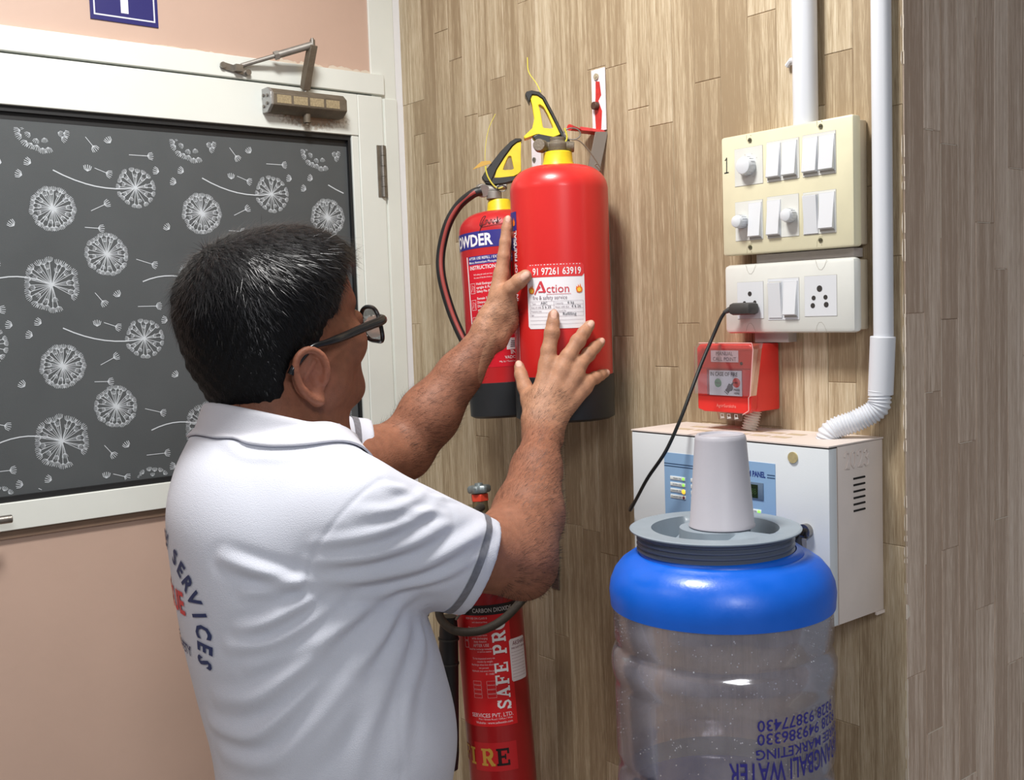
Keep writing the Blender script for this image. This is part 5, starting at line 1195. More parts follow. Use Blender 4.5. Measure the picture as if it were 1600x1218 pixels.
# right arm
def bw(a, b, t): return np.array(a)*(1-t)+np.array(b)*t
U(cap(SHR+[-0.03, 0, -0.01], ELR, 0.056, 0.046), 0.03)
U(ell(D(800, 842, 1.412), (0.046, 0.046, 0.050)), 0.025)
fa = WRR-ELR
U(cap(ELR, bw(ELR, WRR, 0.32), 0.0435, 0.0475), 0.02)
U(cap(bw(ELR, WRR, 0.32), bw(ELR, WRR, 0.66), 0.0455, 0.0365), 0.02)
U(cap(bw(ELR, WRR, 0.66), bw(ELR, WRR, 0.93), 0.0345, 0.0265), 0.012)
U(cap(D(838, 680, 1.583), D(836, 655, 1.588), 0.0215, 0.0205), 0.012); U(cap(D(858, 685, 1.583), D(862, 655, 1.588), 0.0215, 0.0210), 0.012)
U(ell(D(866, 668, 1.574), (0.010, 0.010, 0.010)), 0.010)   # wrist bone
U(cap(D(826, 900, 1.408), D(836, 890, 1.412), 0.018, 0.016), 0.03)     # elbow point
def ext_z(u, off=0.0):   # depth of the front extinguisher's surface under image column u
    return 1.7075-math.sqrt(max(0.0, R1**2-((u-880)*1.7/FPX)**2))-off
nails = []
def finger(px, offs, rs, root, rroot, k=0.006, nail=True):
    pts = [D(u, v, ext_z(u)-o) for (u, v), o in zip(px, offs)]; rs = [q*1.07 for q in rs]
    U(cap(root, pts[0], rroot, rs[0]), 0.010)
    for i in range(len(pts)-1):
        U(cap(pts[i], pts[i+1], rs[i], rs[i+1]), 0.004)
    if len(pts) > 2: U(ell(pts[1]+(-RW[2])*0.001, [rs[1]*1.045]*3), 0.004)
    if nail: nails.append((pts[-1], pts[-1]-pts[-2], rs[-1]))
RT = D(850, 652, 1.588)
# palm and back of the right hand
kn = [((856, 570), 0.020), ((878, 578), 0.023), ((898, 587), 0.022), ((912, 604), 0.020)]
KN = [D(u, v, ext_z(u)-o) for (u, v), o in kn]
WB = [D(836, 655, 1.590), D(846, 654, 1.586), D(856, 656, 1.586), D(866, 660, 1.589)]
for a, b, r in zip(WB, KN, (0.0165, 0.0165, 0.016, 0.0150)): U(cap(a, b, r, 0.0120), 0.010)
for a, b in zip(KN, WB): U(cap(a-RW[2]*0.0015, bw(a, b, .55), 0.0112, 0.010), 0.006)   # tendon ridges
U(ell(D(838, 632, 1.607), (0.018, 0.018, 0.024)), 0.014)      # thumb mount
finger([(857, 548), (862.5, 520), (864, 506), (865, 493)], (0.018, 0.013, 0.0095, 0.0080), (0.0108, 0.0102, 0.0090, 0.0082), KN[0], 0.0118)
finger([(888, 556), (903, 533), (912, 520), (920.5, 509)], (0.020, 0.014, 0.0095, 0.0075), (0.0106, 0.0100, 0.0090, 0.0080), KN[1], 0.0118)
finger([(906, 570), (919, 554), (929, 543), (937, 535.5)], (0.020, 0.0145, 0.0105, 0.0080), (0.0098, 0.0093, 0.0084, 0.0074), KN[2], 0.0110)
finger([(920, 595), (930, 590), (938, 586), (945, 583)], (0.019, 0.015, 0.0115, 0.0085), (0.0092, 0.0084, 0.0076, 0.0068), KN[3], 0.0100)
TH = [D(829, 625, 1.612), D(820, 604, 1.628), D(814, 585, 1.640), D(811.5, 573, 1.648)]
U(cap(D(838, 640, 1.602), TH[0], 0.0165, 0.0140), 0.010); U(cap(TH[0], TH[1], 0.0135, 0.0112), 0.006); U(cap(TH[1], TH[2], 0.0112, 0.0100), 0.004); U(cap(TH[2], TH[3], 0.0100, 0.0082), 0.003)
nails.append((TH[3], TH[3]-TH[2], 0.0085))
# left arm
U(cap(SHL+[0.03, 0, -0.01], ELL, 0.056, 0.044), 0.03)
U(cap(ELL, bw(ELL, WRL, 0.30), 0.0425, 0.0445), 0.02)
U(cap(bw(ELL, WRL, 0.30), bw(ELL, WRL, 0.65), 0.0435, 0.0350), 0.02)
U(cap(bw(ELL, WRL, 0.65), bw(ELL, WRL, 0.95), 0.0335, 0.0255), 0.012)
U(cap(D(758, 512, 1.655), D(766, 496, 1.660), 0.0205, 0.0200), 0.010); U(cap(D(776, 530, 1.665), D(786, 505, 1.672), 0.0190, 0.0190), 0.010)
# left hand: palm seen from the thumb side, four fingers against the cylinder, thumb over its front
LK = [D(783, 428, 1.672), D(786, 432, 1.692), D(789, 440, 1.711), D(790, 452, 1.728)]
LW = [D(770, 500, 1.662), D(774, 505, 1.672), D(778, 510, 1.682), D(780, 515, 1.690)]
for a, b, r in zip(LW, LK, (0.0175, 0.017, 0.016, 0.015)): U(cap(a, b, r, 0.0115), 0.010)
U(ell(D(792, 478, 1.668), (0.017, 0.017, 0.028)), 0.014)      # thumb mount and heel
U(ell(D(795, 502, 1.678), (0.014, 0.014, 0.018)), 0.012)
def lfinger(px, rs, root):
    pts = [D(*p) for p in px]; U(cap(root, pts[0], rs[0]*1.12, rs[0]), 0.006)
    for i in range(len(pts)-1): U(cap(pts[i], pts[i+1], rs[i], rs[i+1]), 0.003)
    return pts
p_ = lfinger([(787, 400, 1.671), (789.5, 378, 1.673), (791.5, 357, 1.675), (793.5, 344, 1.676)], (0.0096, 0.0090, 0.0080, 0.0070), LK[0]); nails.append((p_[-1], p_[-1]-p_[-2], 0.0070))
lfinger([(790, 398, 1.697), (792, 372, 1.703), (793, 352, 1.710)], (0.0090, 0.0085, 0.0072), LK[1])
lfinger([(790, 404, 1.724), (791, 382, 1.735), (792, 362, 1.745)], (0.0086, 0.0080, 0.0070), LK[2])
lfinger([(790, 420, 1.742), (791, 402, 1.752), (792, 386, 1.760)], (0.0080, 0.0072, 0.0064), LK[3])
TL = [D(787, 466, 1.662), D(798, 450, 1.650), D(811, 439, 1.644), D(821, 431, 1.641)]
U(cap(D(780, 486, 1.664), TL[0], 0.0175, 0.0150), 0.010); U(cap(TL[0], TL[1], 0.0142, 0.0120), 0.006); U(cap(TL[1], TL[2], 0.0114, 0.0118), 0.004); U(cap(TL[2], TL[3], 0.0118, 0.0100), 0.003)
nails.append((TL[3], TL[3]-TL[2], 0.0095))
def nail_frame(tip, dr, r):
    t = dr/np.linalg.norm(dr); up = -RW[2]-t*(-RW[2] @ t); up /= np.linalg.norm(up); sd = np.cross(t, up)
    return t, up, sd
for tip, dr, r in nails:
    t, up, sd = nail_frame(tip, dr, r); R_ = np.column_stack([sd, t, up])
    U(ell(tip+t*r*0.15+up*r*0.55, (r*0.72, r*0.95, r*0.46), R_), 0.0012)
bV, bF = mesh_sdf(ops, (0.30, -0.86, 0.92), (0.95, -0.02, 1.78), 0.0017)
bV = relax(bV, bF, 1, 0.4); bN = vnormals(bV, bF)
# crease relief over the finger joints and wrist
def creases(V, N):
    d = np.zeros(len(V)); P3 = [(862.5, 521), (903, 534), (919, 555), (930, 590)]
    for (u, v), a in zip(P3, (0.1, 0.7, 0.75, 1.1)):
        c = D(u, v, ext_z(u)-0.022); ax_ = np.cos(a)*(-RW[1])+np.sin(a)*RW[0]
        q = V-c; s = q @ ax_; w = np.exp(-(np.linalg.norm(q, axis=1)/0.011)**2)
        d += w*(-0.0006)*(np.exp(-((s-0.0022)/0.0011)**2)+np.exp(-((s+0.0022)/0.0011)**2)+0.8*np.exp(-(s/0.0010)**2))
    return d
bV = bV+bN*creases(bV, bN)[:, None]

pr_ = empty('person', (0.68, -0.62, 0.0), 'man in a white polo shirt and black glasses holding the front extinguisher with both hands', 'person')
# skin with a tone attribute (own colour of lips, nails, joints, stubble, palm)
sk = bpy.data.materials.new('skin'); sk.use_nodes = True; nt = sk.node_tree; b = nt.nodes['Principled BSDF']
at = nt.nodes.new('ShaderNodeAttribute'); at.attribute_name = 'tone'
g = nt.nodes.new('ShaderNodeNewGeometry'); n = nt.nodes.new('ShaderNodeTexNoise'); n.inputs['Scale'].default_value = 90; n.inputs['Detail'].default_value = 6; nt.links.new(g.outputs['Position'], n.inputs['Vector'])
mr = nt.nodes.new('ShaderNodeMapRange'); mr.inputs['From Min'].default_value = 0.3; mr.inputs['From Max'].default_value = 0.7; mr.inputs['To Min'].default_value = 0.84; mr.inputs['To Max'].default_value = 1.1; nt.links.new(n.outputs['Fac'], mr.inputs['Value'])
mx = nt.nodes.new('ShaderNodeMix'); mx.data_type = 'RGBA'; mx.blend_type = 'MULTIPLY'; mx.inputs['Factor'].default_value = 1; nt.links.new(at.outputs['Color'], mx.inputs[6]); nt.links.new(mr.outputs[0], mx.inputs[7]); nt.links.new(mx.outputs[2], b.inputs['Base Color'])
b.inputs['Roughness'].default_value = 0.56; b.inputs['Specular IOR Level'].default_value = 0.32
b.inputs['Subsurface Weight'].default_value = 0.12; b.inputs['Subsurface Radius'].default_value = (1.0, 0.35, 0.2); b.inputs['Subsurface Scale'].default_value = 0.006
n2 = nt.nodes.new('ShaderNodeTexNoise'); n2.inputs['Scale'].default_value = 650; n2.inputs['Detail'].default_value = 4; nt.links.new(g.outputs['Position'], n2.inputs['Vector'])
n3 = nt.nodes.new('ShaderNodeTexVoronoi'); n3.inputs['Scale'].default_value = 420; nt.links.new(g.outputs['Position'], n3.inputs['Vector'])
ma = nt.nodes.new('ShaderNodeMath'); ma.operation = 'ADD'; nt.links.new(n2.outputs['Fac'], ma.inputs[0]); nt.links.new(n3.outputs['Distance'], ma.inputs[1])
bp = nt.nodes.new('ShaderNodeBump'); bp.inputs['Strength'].default_value = 0.35; bp.inputs['Distance'].default_value = 0.0006; nt.links.new(ma.outputs[0], bp.inputs['Height']); nt.links.new(bp.outputs[0], b.inputs['Normal'])
body = mk_mesh('body', bV, bF, sk, pr_)
col = np.ones((len(bV), 4)); base = np.array(lin((146, 98, 76))); hand_c = np.array(lin((176, 130, 102))); face_c = np.array(lin((128, 80, 58)))
def wgt(c, r): return np.exp(-(np.linalg.norm(bV-np.array(c), axis=1)/r)**2)[:, None]
C_ = np.tile(base, (len(bV), 1))
def mixc(w, c):
    global C_
    C_ = C_*(1-w)+np.array(c)*w
mixc(np.clip(wgt(HO, 0.16)*1.4, 0, 1), face_c)
wr = np.clip((bV @ fa-(WRR @ fa))/np.linalg.norm(fa)/0.05+0.7, 0, 1)[:, None]*(np.linalg.norm(bV-D(870, 590, 1.61), axis=1) < 0.12)[:, None]; mixc(wr, hand_c)
fl_ = WRL-ELL; wr = np.clip((bV @ fl_-(WRL @ fl_))/np.linalg.norm(fl_)/0.05+0.7, 0, 1)[:, None]*(np.linalg.norm(bV-D(790, 440, 1.68), axis=1) < 0.13)[:, None]; mixc(wr, hand_c)
for s in (-1, 1): mixc(0.75*wgt(H(s*0.084, -0.020, -0.068), 0.030), lin((164, 104, 84)))
mixc(0.8*np.clip(wgt(H(0, 0.100, -0.087), 0.016)*1.5, 0, 1), lin((120, 66, 58)))
mixc(0.35*wgt(H(0.02, 0.075, -0.105), 0.03), lin((92, 66, 56)))
for (u, v) in ((862.5, 521), (903, 534), (919, 555), (930, 590), (864, 506), (912, 520), (856, 572), (880, 580), (900, 588)): mixc(0.35*wgt(D(u, v, ext_z(u)-0.022), 0.0065), lin((120, 76, 58)))
for tip, dr, r in nails:
    t, up, sd = nail_frame(tip, dr, r); q = bV-(tip+t*r*0.15+up*r*0.9); w = np.exp(-((q @ sd)/(r*0.62))**4-((q @ t)/(r*0.85))**4-((q @ up)/(r*0.6))**2)[:, None]
    mixc(0.9*w, lin((228, 186, 168))); w2 = np.exp(-((np.hypot((q @ sd)/(r*0.66), (q @ t)/(r*0.90))-1)/0.13)**2-((q @ up)/(r*0.6))**2)[:, None]; mixc(0.45*w2, lin((120, 74, 58)))
col[:, :3] = C_
ca = body.data.color_attributes.new('tone', 'FLOAT_COLOR', 'POINT'); ca.data.foreach_set('color', col.ravel().astype(np.float32))
for s in (-1, 1):
    MB().sphere(tuple(H(s*0.032, 0.0935, -0.028)), 0.0122, 20).build('eyeball', mat('eye_white', (226, 220, 214), 0.2), pr_)
    c = H(s*0.032, 0.1025, -0.028); MB().sphere(tuple(c), 0.0045, 14).build('iris', mat('dark_iris', (30, 20, 16), 0.15), pr_)
    m = MB(); m.tube([H(s*x, y, z) for x, y, z in ((0.012, 0.1005, -0.004), (0.024, 0.101, 0.0005), (0.038, 0.0945, 0.001), (0.050, 0.080, -0.004))], [0.002, 0.0036, 0.0034, 0.0015], n=8); m.build('eyebrow', mat('black_hair', (16, 15, 17), 0.35), pr_)

# ---- hair: a cap grown from the skull plus short strands
hp = []
hp.append(('u', hf(ell((0, -0.008, 0.026), (0.0875, 0.113, 0.079))), 0.01))
hp.append(('u', hf(ell((0, 0.036, 0.044), (0.074, 0.088, 0.054))), 0.02))
hp.append(('u', hf(ell((0, -0.036, -0.020), (0.0790, 0.083, 0.090))), 0.02))
hp.append(('u', hf(ell((0, -0.040, -0.076), (0.064, 0.056, 0.052))), 0.02))
poly = np.array([(0.125, 0.135), (0.118, 0.078), (0.112, 0.052), (0.100, 0.046), (0.080, 0.040), (0.062, 0.018), (0.050, -0.010), (0.036, -0.034), (0.030, -0.064), (0.010, -0.066), (0.004, -0.040), (-0.014, -0.036), (-0.034, -0.044), (-0.046, -0.066), (-0.052, -0.092), (-0.060, -0.116), (-0.090, -0.126), (-0.150, -0.126), (-0.15, 0.135)])
def poly_sd(P2, poly):
    d = np.full(len(P2), 1e9); ins = np.zeros(len(P2), bool); n = len(poly)
    for i in range(n):
        a = poly[i]; b2 = poly[(i+1) % n]; e = b2-a; w = P2-a; h = np.clip(w @ e/(e @ e), 0, 1)
        d = np.minimum(d, np.linalg.norm(w-h[:, None]*e, axis=1))
        c = (a[1] > P2[:, 1]) != (b2[1] > P2[:, 1])
        with np.errstate(divide='ignore', invalid='ignore'): xx = (b2[0]-a[0])*(P2[:, 1]-a[1])/(b2[1]-a[1]+1e-12)+a[0]
        ins ^= c & (P2[:, 0] < xx)
    return np.where(ins, -d, d)
def hair_mask(P):
    q = (P-HO) @ HR; return poly_sd(q[:, 1:], poly)
hp.append(('i', hair_mask, 0.012))
hV, hF = mesh_sdf(hp, (0.50, -0.84, 1.42), (0.84, -0.48, 1.80), 0.003)
hV = relax(hV, hF, 2, 0.5); hN = vnormals(hV, hF)
HM = bpy.data.materials.new('glossy_black_hair'); HM.use_nodes = True; b = HM.node_tree.nodes['Principled BSDF']; b.inputs['Base Color'].default_value = (0.006, 0.006, 0.008, 1); b.inputs['Roughness'].default_value = 0.33; b.inputs['Specular IOR Level'].default_value = 0.33
ql = (hV-HO) @ HR
hV = hV+hN*(0.0012*np.sin(ql[:, 1]*420+ql[:, 0]*260)*np.sin(ql[:, 2]*300))[:, None]
hair = mk_mesh('hair', hV, hF, mat('hair_base', (9, 9, 10), 0.7, spec=0.2, bump=0.6, bscale=350), pr_)
def strands(V, F, N, count, dirfn, lenfn, lift, wid, nseg=3, keep=None):
    A = V[F[:, 0]]; B = V[F[:, 1]]; Cc = V[F[:, 2]]; ar = np.linalg.norm(np.cross(B-A, Cc-A), axis=1)
    if keep is not None: ar = ar*keep(A)
    p = ar/ar.sum(); k = rng.choice(len(F), count, p=p); w = rng.random((count, 2)); w[w.sum(1) > 1] = 1-w[w.sum(1) > 1]
    P = A[k]+(B[k]-A[k])*w[:, :1]+(Cc[k]-A[k])*w[:, 1:]; Nn = N[F[k, 0]]
    Dr = dirfn(P, Nn); Dr = Dr-Nn*(Dr*Nn).sum(1)[:, None]*1.0; Dr /= np.linalg.norm(Dr, axis=1)[:, None]+1e-9
    Dr += rng.normal(0, 0.22, Dr.shape); Dr /= np.linalg.norm(Dr, axis=1)[:, None]
    L = lenfn(P)*rng.uniform(0.6, 1.25, count); lf_ = lift*rng.uniform(0.5, 1.5, count)
    side = np.cross(Dr, Nn); side /= np.linalg.norm(side, axis=1)[:, None]+1e-9
    VV = []; 
    for i in range(nseg+1):
        t = i/nseg; c = P-Nn*0.001+(Dr*t+Nn*lf_[:, None]*(t-0.55*t*t))*L[:, None]; ww = wid*(1-0.85*t)*0.5
        VV += [c-side*ww, c+side*ww]
    VV = np.stack(VV, 1); ns = 2*(nseg+1); base_ = np.arange(count)[:, None]*ns
    FF = np.concatenate([base_+np.array([[2*i, 2*i+1, 2*i+3, 2*i+2]]) for i in range(nseg)], 0)
    return VV.reshape(-1, 3), FF
def hdir(P, N):
    q = (P-HO) @ HR; cr = np.array([0.0, -0.060, 0.10]); v = q-cr
    v[:, 1] += 0.03; v[:, 2] -= 0.05+0.05*(q[:, 2] < 0.04); v[:, 0] *= 1.0
    sw = np.cross(v, np.array([0, 0, 1.0])); return (v+0.25*sw) @ HR.T
def hlen(P):
    q = (P-HO) @ HR; return np.clip(0.006+0.18*np.clip(q[:, 2]+0.03, 0, 0.1), 0.004, 0.020)
sV, sF = strands(hV, hF, hN, 26000, hdir, hlen, 0.35, 0.00065)
mk_mesh('hair_strands', sV, sF, HM, hair, kind='stuff')
# ---- fine dark hair on the forearms
def keep_arm(A):
    def seg(a, b): ba = b-a; h = np.clip((A-a) @ ba/(ba @ ba), -0.02, 1.0); return np.linalg.norm(A-a-h[:, None]*ba, axis=1)
    w = np.zeros(len(A)); w[seg(ELR, WRR) < 0.06] = 1; w[seg(ELL, WRL) < 0.056] = 1.0
    return w*(0.3+0.7*np.clip(-(A @ RW[0])*0+1, 0, 1))
def adir(P, N):
    o = np.where((np.linalg.norm(P-ELR, axis=1)+np.linalg.norm(P-WRR, axis=1) < np.linalg.norm(P-ELL, axis=1)+np.linalg.norm(P-WRL, axis=1))[:, None], WRR-ELR, WRL-ELL)
    return o*1.0+np.cross(o, N)*0.7
aV, aF = strands(bV, bF, bN, 11000, adir, lambda P: np.full(len(P), 0.013), 0.55, 0.00028, keep=keep_arm)
mk_mesh('arm_hair', aV, aF, mat('arm_hair_black', (30, 22, 20), 0.5), pr_, kind='stuff')

# ---- glasses
gl_ = empty('glasses', tuple(H(0.07, 0.10, -0.03))); gl_.parent = pr_; gl_.location = Vector(H(0.07, 0.10, -0.03))-pr_.location
GB = mat('glasses_black', (16, 16, 18), 0.25)
def rim(s): 
    P = []
    for a in np.linspace(0, 2*PI, 40, endpoint=False):
        ca_, sa_ = math.cos(a), math.sin(a); x = 0.0285*abs(ca_)**0.7*np.sign(ca_); z = 0.0225*abs(sa_)**0.75*np.sign(sa_)-0.0015*abs(ca_)
        P.append(H(s*0.0355+x, 0.1205-0.016*((s*0.0355+x)/0.062)**2, -0.031+z))
    return P
for s in (-1, 1):
    R_ = rim(s); m = MB(); m.tube(R_+R_[:1], 0.0027, n=10, caps=False); m.build('rim', GB, gl_)
    m = MB(); m.add(R_+[np.mean(R_, axis=0)], [(i, (i+1) % 40, 40) for i in range(40)]); m.build('lens', clear_mat('lens_clear', (0.9, 0.92, 0.94), 0.4, 0.03, 0.0), gl_)
    m = MB(); tp = catmull([H(s*0.0625, 0.1065, -0.022), H(s*0.0715, 0.100, -0.0235), H(s*0.0755, 0.070, -0.0245), H(s*0.0790, 0.034, -0.0265), H(s*0.0835, 0.006, -0.0265), H(s*0.0825, -0.020, -0.0270), H(s*0.0790, -0.045, -0.0420), H(s*0.0770, -0.052, -0.050)], 8)
    rr = np.interp(np.linspace(0, 1, len(tp)), [0, .1, .5, 0.62, 1], [0.0056, 0.0060, 0.0052, 0.0036, 0.0042]); m.tube(tp, rr, n=12, flat=1.0)
    m.build('temple_arm', GB, gl_)
    m = MB(); m.tube([tp[5]+HR @ np.array([s*0.003, 0.0006, 0]), tp[5]+HR @ np.array([s*0.003, -0.0016, 0])], 0.0042, n=12); m.build('hinge_accent', mat('pale_gold', (212, 180, 140), 0.25, 0.9), gl_)
m = MB(); m.tube([H(-0.010, 0.1205, -0.024), H(0, 0.1235, -0.022), H(0.010, 0.1205, -0.024)], 0.0022, n=8); m.build('bridge', GB, gl_)
gl_.location += Vector(HR @ np.array([0.002, 0.004, -0.010]))
# ------------------------------------------------------------------ polo shirt
SEC = np.array([  # z, cx, cy, half width, half depth
    [0.86, 0.695, -0.616, 0.180, 0.134], [1.00, 0.698, -0.613, 0.182, 0.139], [1.10, 0.706, -0.610, 0.182, 0.148], [1.18, 0.700, -0.622, 0.182, 0.149],
    [1.26, 0.690, -0.637, 0.182, 0.145], [1.34, 0.681, -0.648, 0.180, 0.139], [1.40, 0.675, -0.656, 0.170, 0.131], [1.45, 0.670, -0.664, 0.140, 0.109], [1.49, 0.670, -0.668, 0.092, 0.083]])
SEC = catmull(SEC, 6)
TY = math.radians(-30); TC, TS = math.cos(TY), math.sin(TY)
def torso(P):
    z = P[:, 2]; cx, cy, a, b_ = [np.interp(z, SEC[:, 0], SEC[:, k]) for k in (1, 2, 3, 4)]
    X = P[:, 0]-cx; Y = P[:, 1]-cy; q = (np.abs((X*TC+Y*TS)/a)**2.25+np.abs((-X*TS+Y*TC)/b_)**2.25)**(1/2.25); d = (q-1)*np.minimum(a, b_)*0.92
    return np.maximum(d, np.maximum(P[:, 2]-1.485, 0.875-P[:, 2]))
HEM = D(742, 878, 1.355); HD = HEM-SHR; HD = HD/np.linalg.norm(HD); HD = RW.T @ np.array([0.89, 0.415, 0.22]); HD /= np.linalg.norm(HD)
HEML = D(570, 706, 1.610); HDL = RW.T @ np.array([0.94, 0.12, 0.32]); HDL /= np.linalg.norm(HDL)
def sleeve(s, h, d, r0, r1):
    f = cap(s, h+d*0.06, r0, r1); h = np.array(h)
    return lambda P: np.maximum(f(P), (P-h) @ d)
so = [('u', torso, 0.01)]
so.append(('u', cap((0.672, -0.662, 1.452), SHR+[-0.012, -0.004, 0.012], 0.060, 0.062), 0.05))
so.append(('u', cap((0.672, -0.662, 1.452), SHL+[0.012, -0.004, 0.006], 0.060, 0.062), 0.05))
so.append(('u', sleeve(SHR, HEM, HD, 0.076, 0.0575), 0.022))
so.append(('u', sleeve(SHL, HEML, HDL, 0.066, 0.053), 0.022))
so.append(('s', cap(HEM-HD*0.022, HEM+HD*0.08, 0.0510, 0.0540), 0.002))
so.append(('s', cap(HEML-HDL*0.026, HEML+HDL*0.08, 0.0475, 0.0500), 0.002))
so.append(('s', cap((0.674, -0.650, 1.455), (0.672, -0.655, 1.60), 0.072, 0.076), 0.006))
so.append(('s', cap((0.69, -0.62, 0.80), (0.69, -0.62, 0.83), 0.13, 0.10), 0.004))
tV, tF = mesh_sdf(so, (0.30, -0.86, 0.84), (0.98, -0.28, 1.54), 0.0034)
tV = relax(tV, tF, 2, 0.5); tN = vnormals(tV, tF)
bvh0 = BVHTree.FromPolygons(tV.tolist(), tF.tolist())
def hit(u, v):
    d = RW.T @ np.array([u-800.0, v-609.0, FPX]); d /= np.linalg.norm(d)
    r = bvh0.ray_cast(Vector(CAM), Vector(d), 5.0)
    return None if r[0] is None else np.array(r[0])
folds = [  # polyline over the cloth (seen from the right), height, width
    ([(478, 905), (560, 905), (650, 885), (720, 850), (762, 822)], 0.0055, 0.008),
    ([(484, 880), (560, 872), (640, 850), (700, 815), (735, 790)], 0.0045, 0.007),
    ([(492, 850), (570, 838), (640, 812), (690, 780)], 0.0030, 0.006),
    ([(560, 800), (620, 795), (670, 768)], 0.0028, 0.006), ([(600, 760), (640, 765), (655, 750)], 0.0022, 0.005),
    ([(520, 925), (600, 925), (690, 900), (740, 870)], 0.0035, 0.006),
    ([(640, 800), (700, 800), (740, 790)], 0.0022, 0.0045), ([(672, 775), (712, 782), (742, 780)], 0.0018, 0.004),
    ([(350, 872), (400, 890), (450, 905), (480, 910)], 0.0060, 0.007),
    ([(385, 925), (430, 920), (470, 912)], 0.0035, 0.006),
    ([(375, 985), (420, 972), (470, 945), (500, 925)], 0.0045, 0.007), ([(360, 1010), (420, 1005), (480, 975), (530, 940)], 0.0040, 0.007),
    ([(340, 1090), (400, 1090), (460, 1050), (520, 990), (580, 930)], 0.0042, 0.009), ([(330, 1130), (390, 1150), (440, 1120), (500, 1060)], 0.0045, 0.009),
    ([(350, 1180), (420, 1190), (480, 1140), (540, 1070), (600, 980), (640, 940)], 0.0045, 0.010),
    ([(390, 1040), (450, 1020), (500, 990), (560, 950)], 0.0030, 0.007),
    ([(440, 1215), (500, 1160), (560, 1090), (610, 1010)], 0.0035, 0.010), ([(555, 1218), (580, 1120), (620, 1030), (650, 950)], 0.0035, 0.010),
    ([(665, 945), (660, 1000), (640, 1080), (625, 1180)], 0.0030, 0.010), ([(690, 960), (700, 1030), (700, 1120)], 0.0030, 0.012),
    ([(610, 930), (560, 960), (500, 1010)], 0.003, 0.006), ([(640, 935), (600, 990), (560, 1040)], 0.003, 0.007),
    ([(330, 665), (370, 705), (420, 715), (470, 715)], 0.0022, 0.006)]
disp = np.zeros(len(tV))
for pts, h, w in folds:
    Q_ = [hit(*p) for p in pts]; Q_ = [q for q in Q_ if q is not None]
    if len(Q_) < 2: continue
    C__ = catmull(Q_, 6); best = np.full(len(tV), 1e9); tb_ = np.zeros(len(tV))
    lo_ = C__.min(0)-4*w; hi_ = C__.max(0)+4*w; I = np.where(((tV > lo_) & (tV < hi_)).all(1))[0]
    X_ = tV[I]; bd = np.full(len(I), 1e9); bt = np.zeros(len(I)); n_ = len(C__)-1
    for i in range(n_):
        a = C__[i]; e = C__[i+1]-a; hh_ = np.clip((X_-a) @ e/(e @ e+1e-12), 0, 1); d = np.linalg.norm(X_-a-hh_[:, None]*e, axis=1)
        mk = d < bd; bd[mk] = d[mk]; bt[mk] = ((i+hh_)/n_)[mk]
    ta = np.clip(np.sin(PI*np.clip(bt*0.92+0.04, 0, 1)), 0, 1)**0.6
    disp[I] += h*ta*(np.exp(-(bd/w)**2)-0.45*np.exp(-((bd-2.0*w)/(w*0.9))**2))
# arm-scye seam and side seam as narrow grooves
for pts, h, w in (([(598, 748), (560, 775), (515, 825), (488, 870), (478, 912)], -0.0016, 0.0022), ([(478, 912), (500, 935), (545, 948)], -0.0012, 0.002), ([(668, 945), (640, 1010), (625, 1110), (628, 1216)], -0.0012, 0.0018)):
    Q_ = [q for q in (hit(*p) for p in pts) if q is not None]
    if len(Q_) < 2: continue
    C__ = catmull(Q_, 6); bd = np.full(len(tV), 1e9)
    for i in range(len(C__)-1):
        a = C__[i]; e = C__[i+1]-a; hh_ = np.clip((tV-a) @ e/(e @ e+1e-12), 0, 1); bd = np.minimum(bd, np.linalg.norm(tV-a-hh_[:, None]*e, axis=1))
    disp += h*np.exp(-(bd/w)**2)
tV = tV+tN*disp[:, None]; tV = relax(tV, tF, 1, 0.3)
CLOTH = mat('white_pique_knit', (205, 208, 219), 0.75, spec=0.25, bump=0.30, bscale=900, sheen=0.15)
shirt = mk_mesh('polo_shirt', tV, tF, CLOTH, pr_)
bvh = BVHTree.FromPolygons(tV.tolist(), tF.tolist()); tN2 = vnormals(tV, tF)
# collar: a folded band round the neck
def collar_pt(th, s):
    """th around the neck (0 = front), s from 0 inner bottom, over the fold, to 1 outer edge"""
    fx, fy = math.sin(th), math.cos(th); back = 0.5*(1-math.cos(th))
    c0 = np.array([0.674, -0.655, 1.517-0.050*(1-back)])
    rx, ry = 0.080, 0.086-0.014*back
    prof = [(0.000, -0.030), (0.001, -0.008), (0.002, 0.003), (0.006, 0.0075), (0.011, 0.005), (0.015, -0.006), (0.021, -0.022), (0.026+0.004*(1-back), -0.036-0.008*(1-back))]
    i = min(int(s*7), 6); t = s*7-i; o = prof[i][0]*(1-t)+prof[i+1][0]*t; z = prof[i][1]*(1-t)+prof[i+1][1]*t
    return c0+np.array([fx*(rx+o), fy*(ry+o), z])
nth, nsx = 90, 22; V = []; gap = 0.16
ths = np.linspace(gap, 2*PI-gap, nth)
for th in ths:
    for k in range(nsx): V.append(collar_pt(th, k/(nsx-1)))
V = np.array(V); F = np.array([(i*nsx+k, i*nsx+k+1, (i+1)*nsx+k+1, (i+1)*nsx+k) for i in range(nth-1) for k in range(nsx-1)])
# lay the outer flap on the shirt
for i in range(nth):
    for k in range(9, nsx):
        p = V[i*nsx+k]; r_ = bvh.find_nearest(Vector(p))
        if r_[0] is not None:
            n_ = np.array(r_[1]); s_ = (p-np.array(r_[0])) @ n_
            if s_ < 0.0035: V[i*nsx+k] = p+n_*(0.0035-s_)
V = relax(V, F, 2, 0.4)
co = mk_mesh('collar', V, F, mat('ribbed_collar_knit', (206, 207, 216), 0.8, bump=0.4, bscale=500, stretch=(1, 1, 6)), pr_)
md = co.modifiers.new('thickness', 'SOLIDIFY'); md.thickness = 0.0026; md.offset = 0
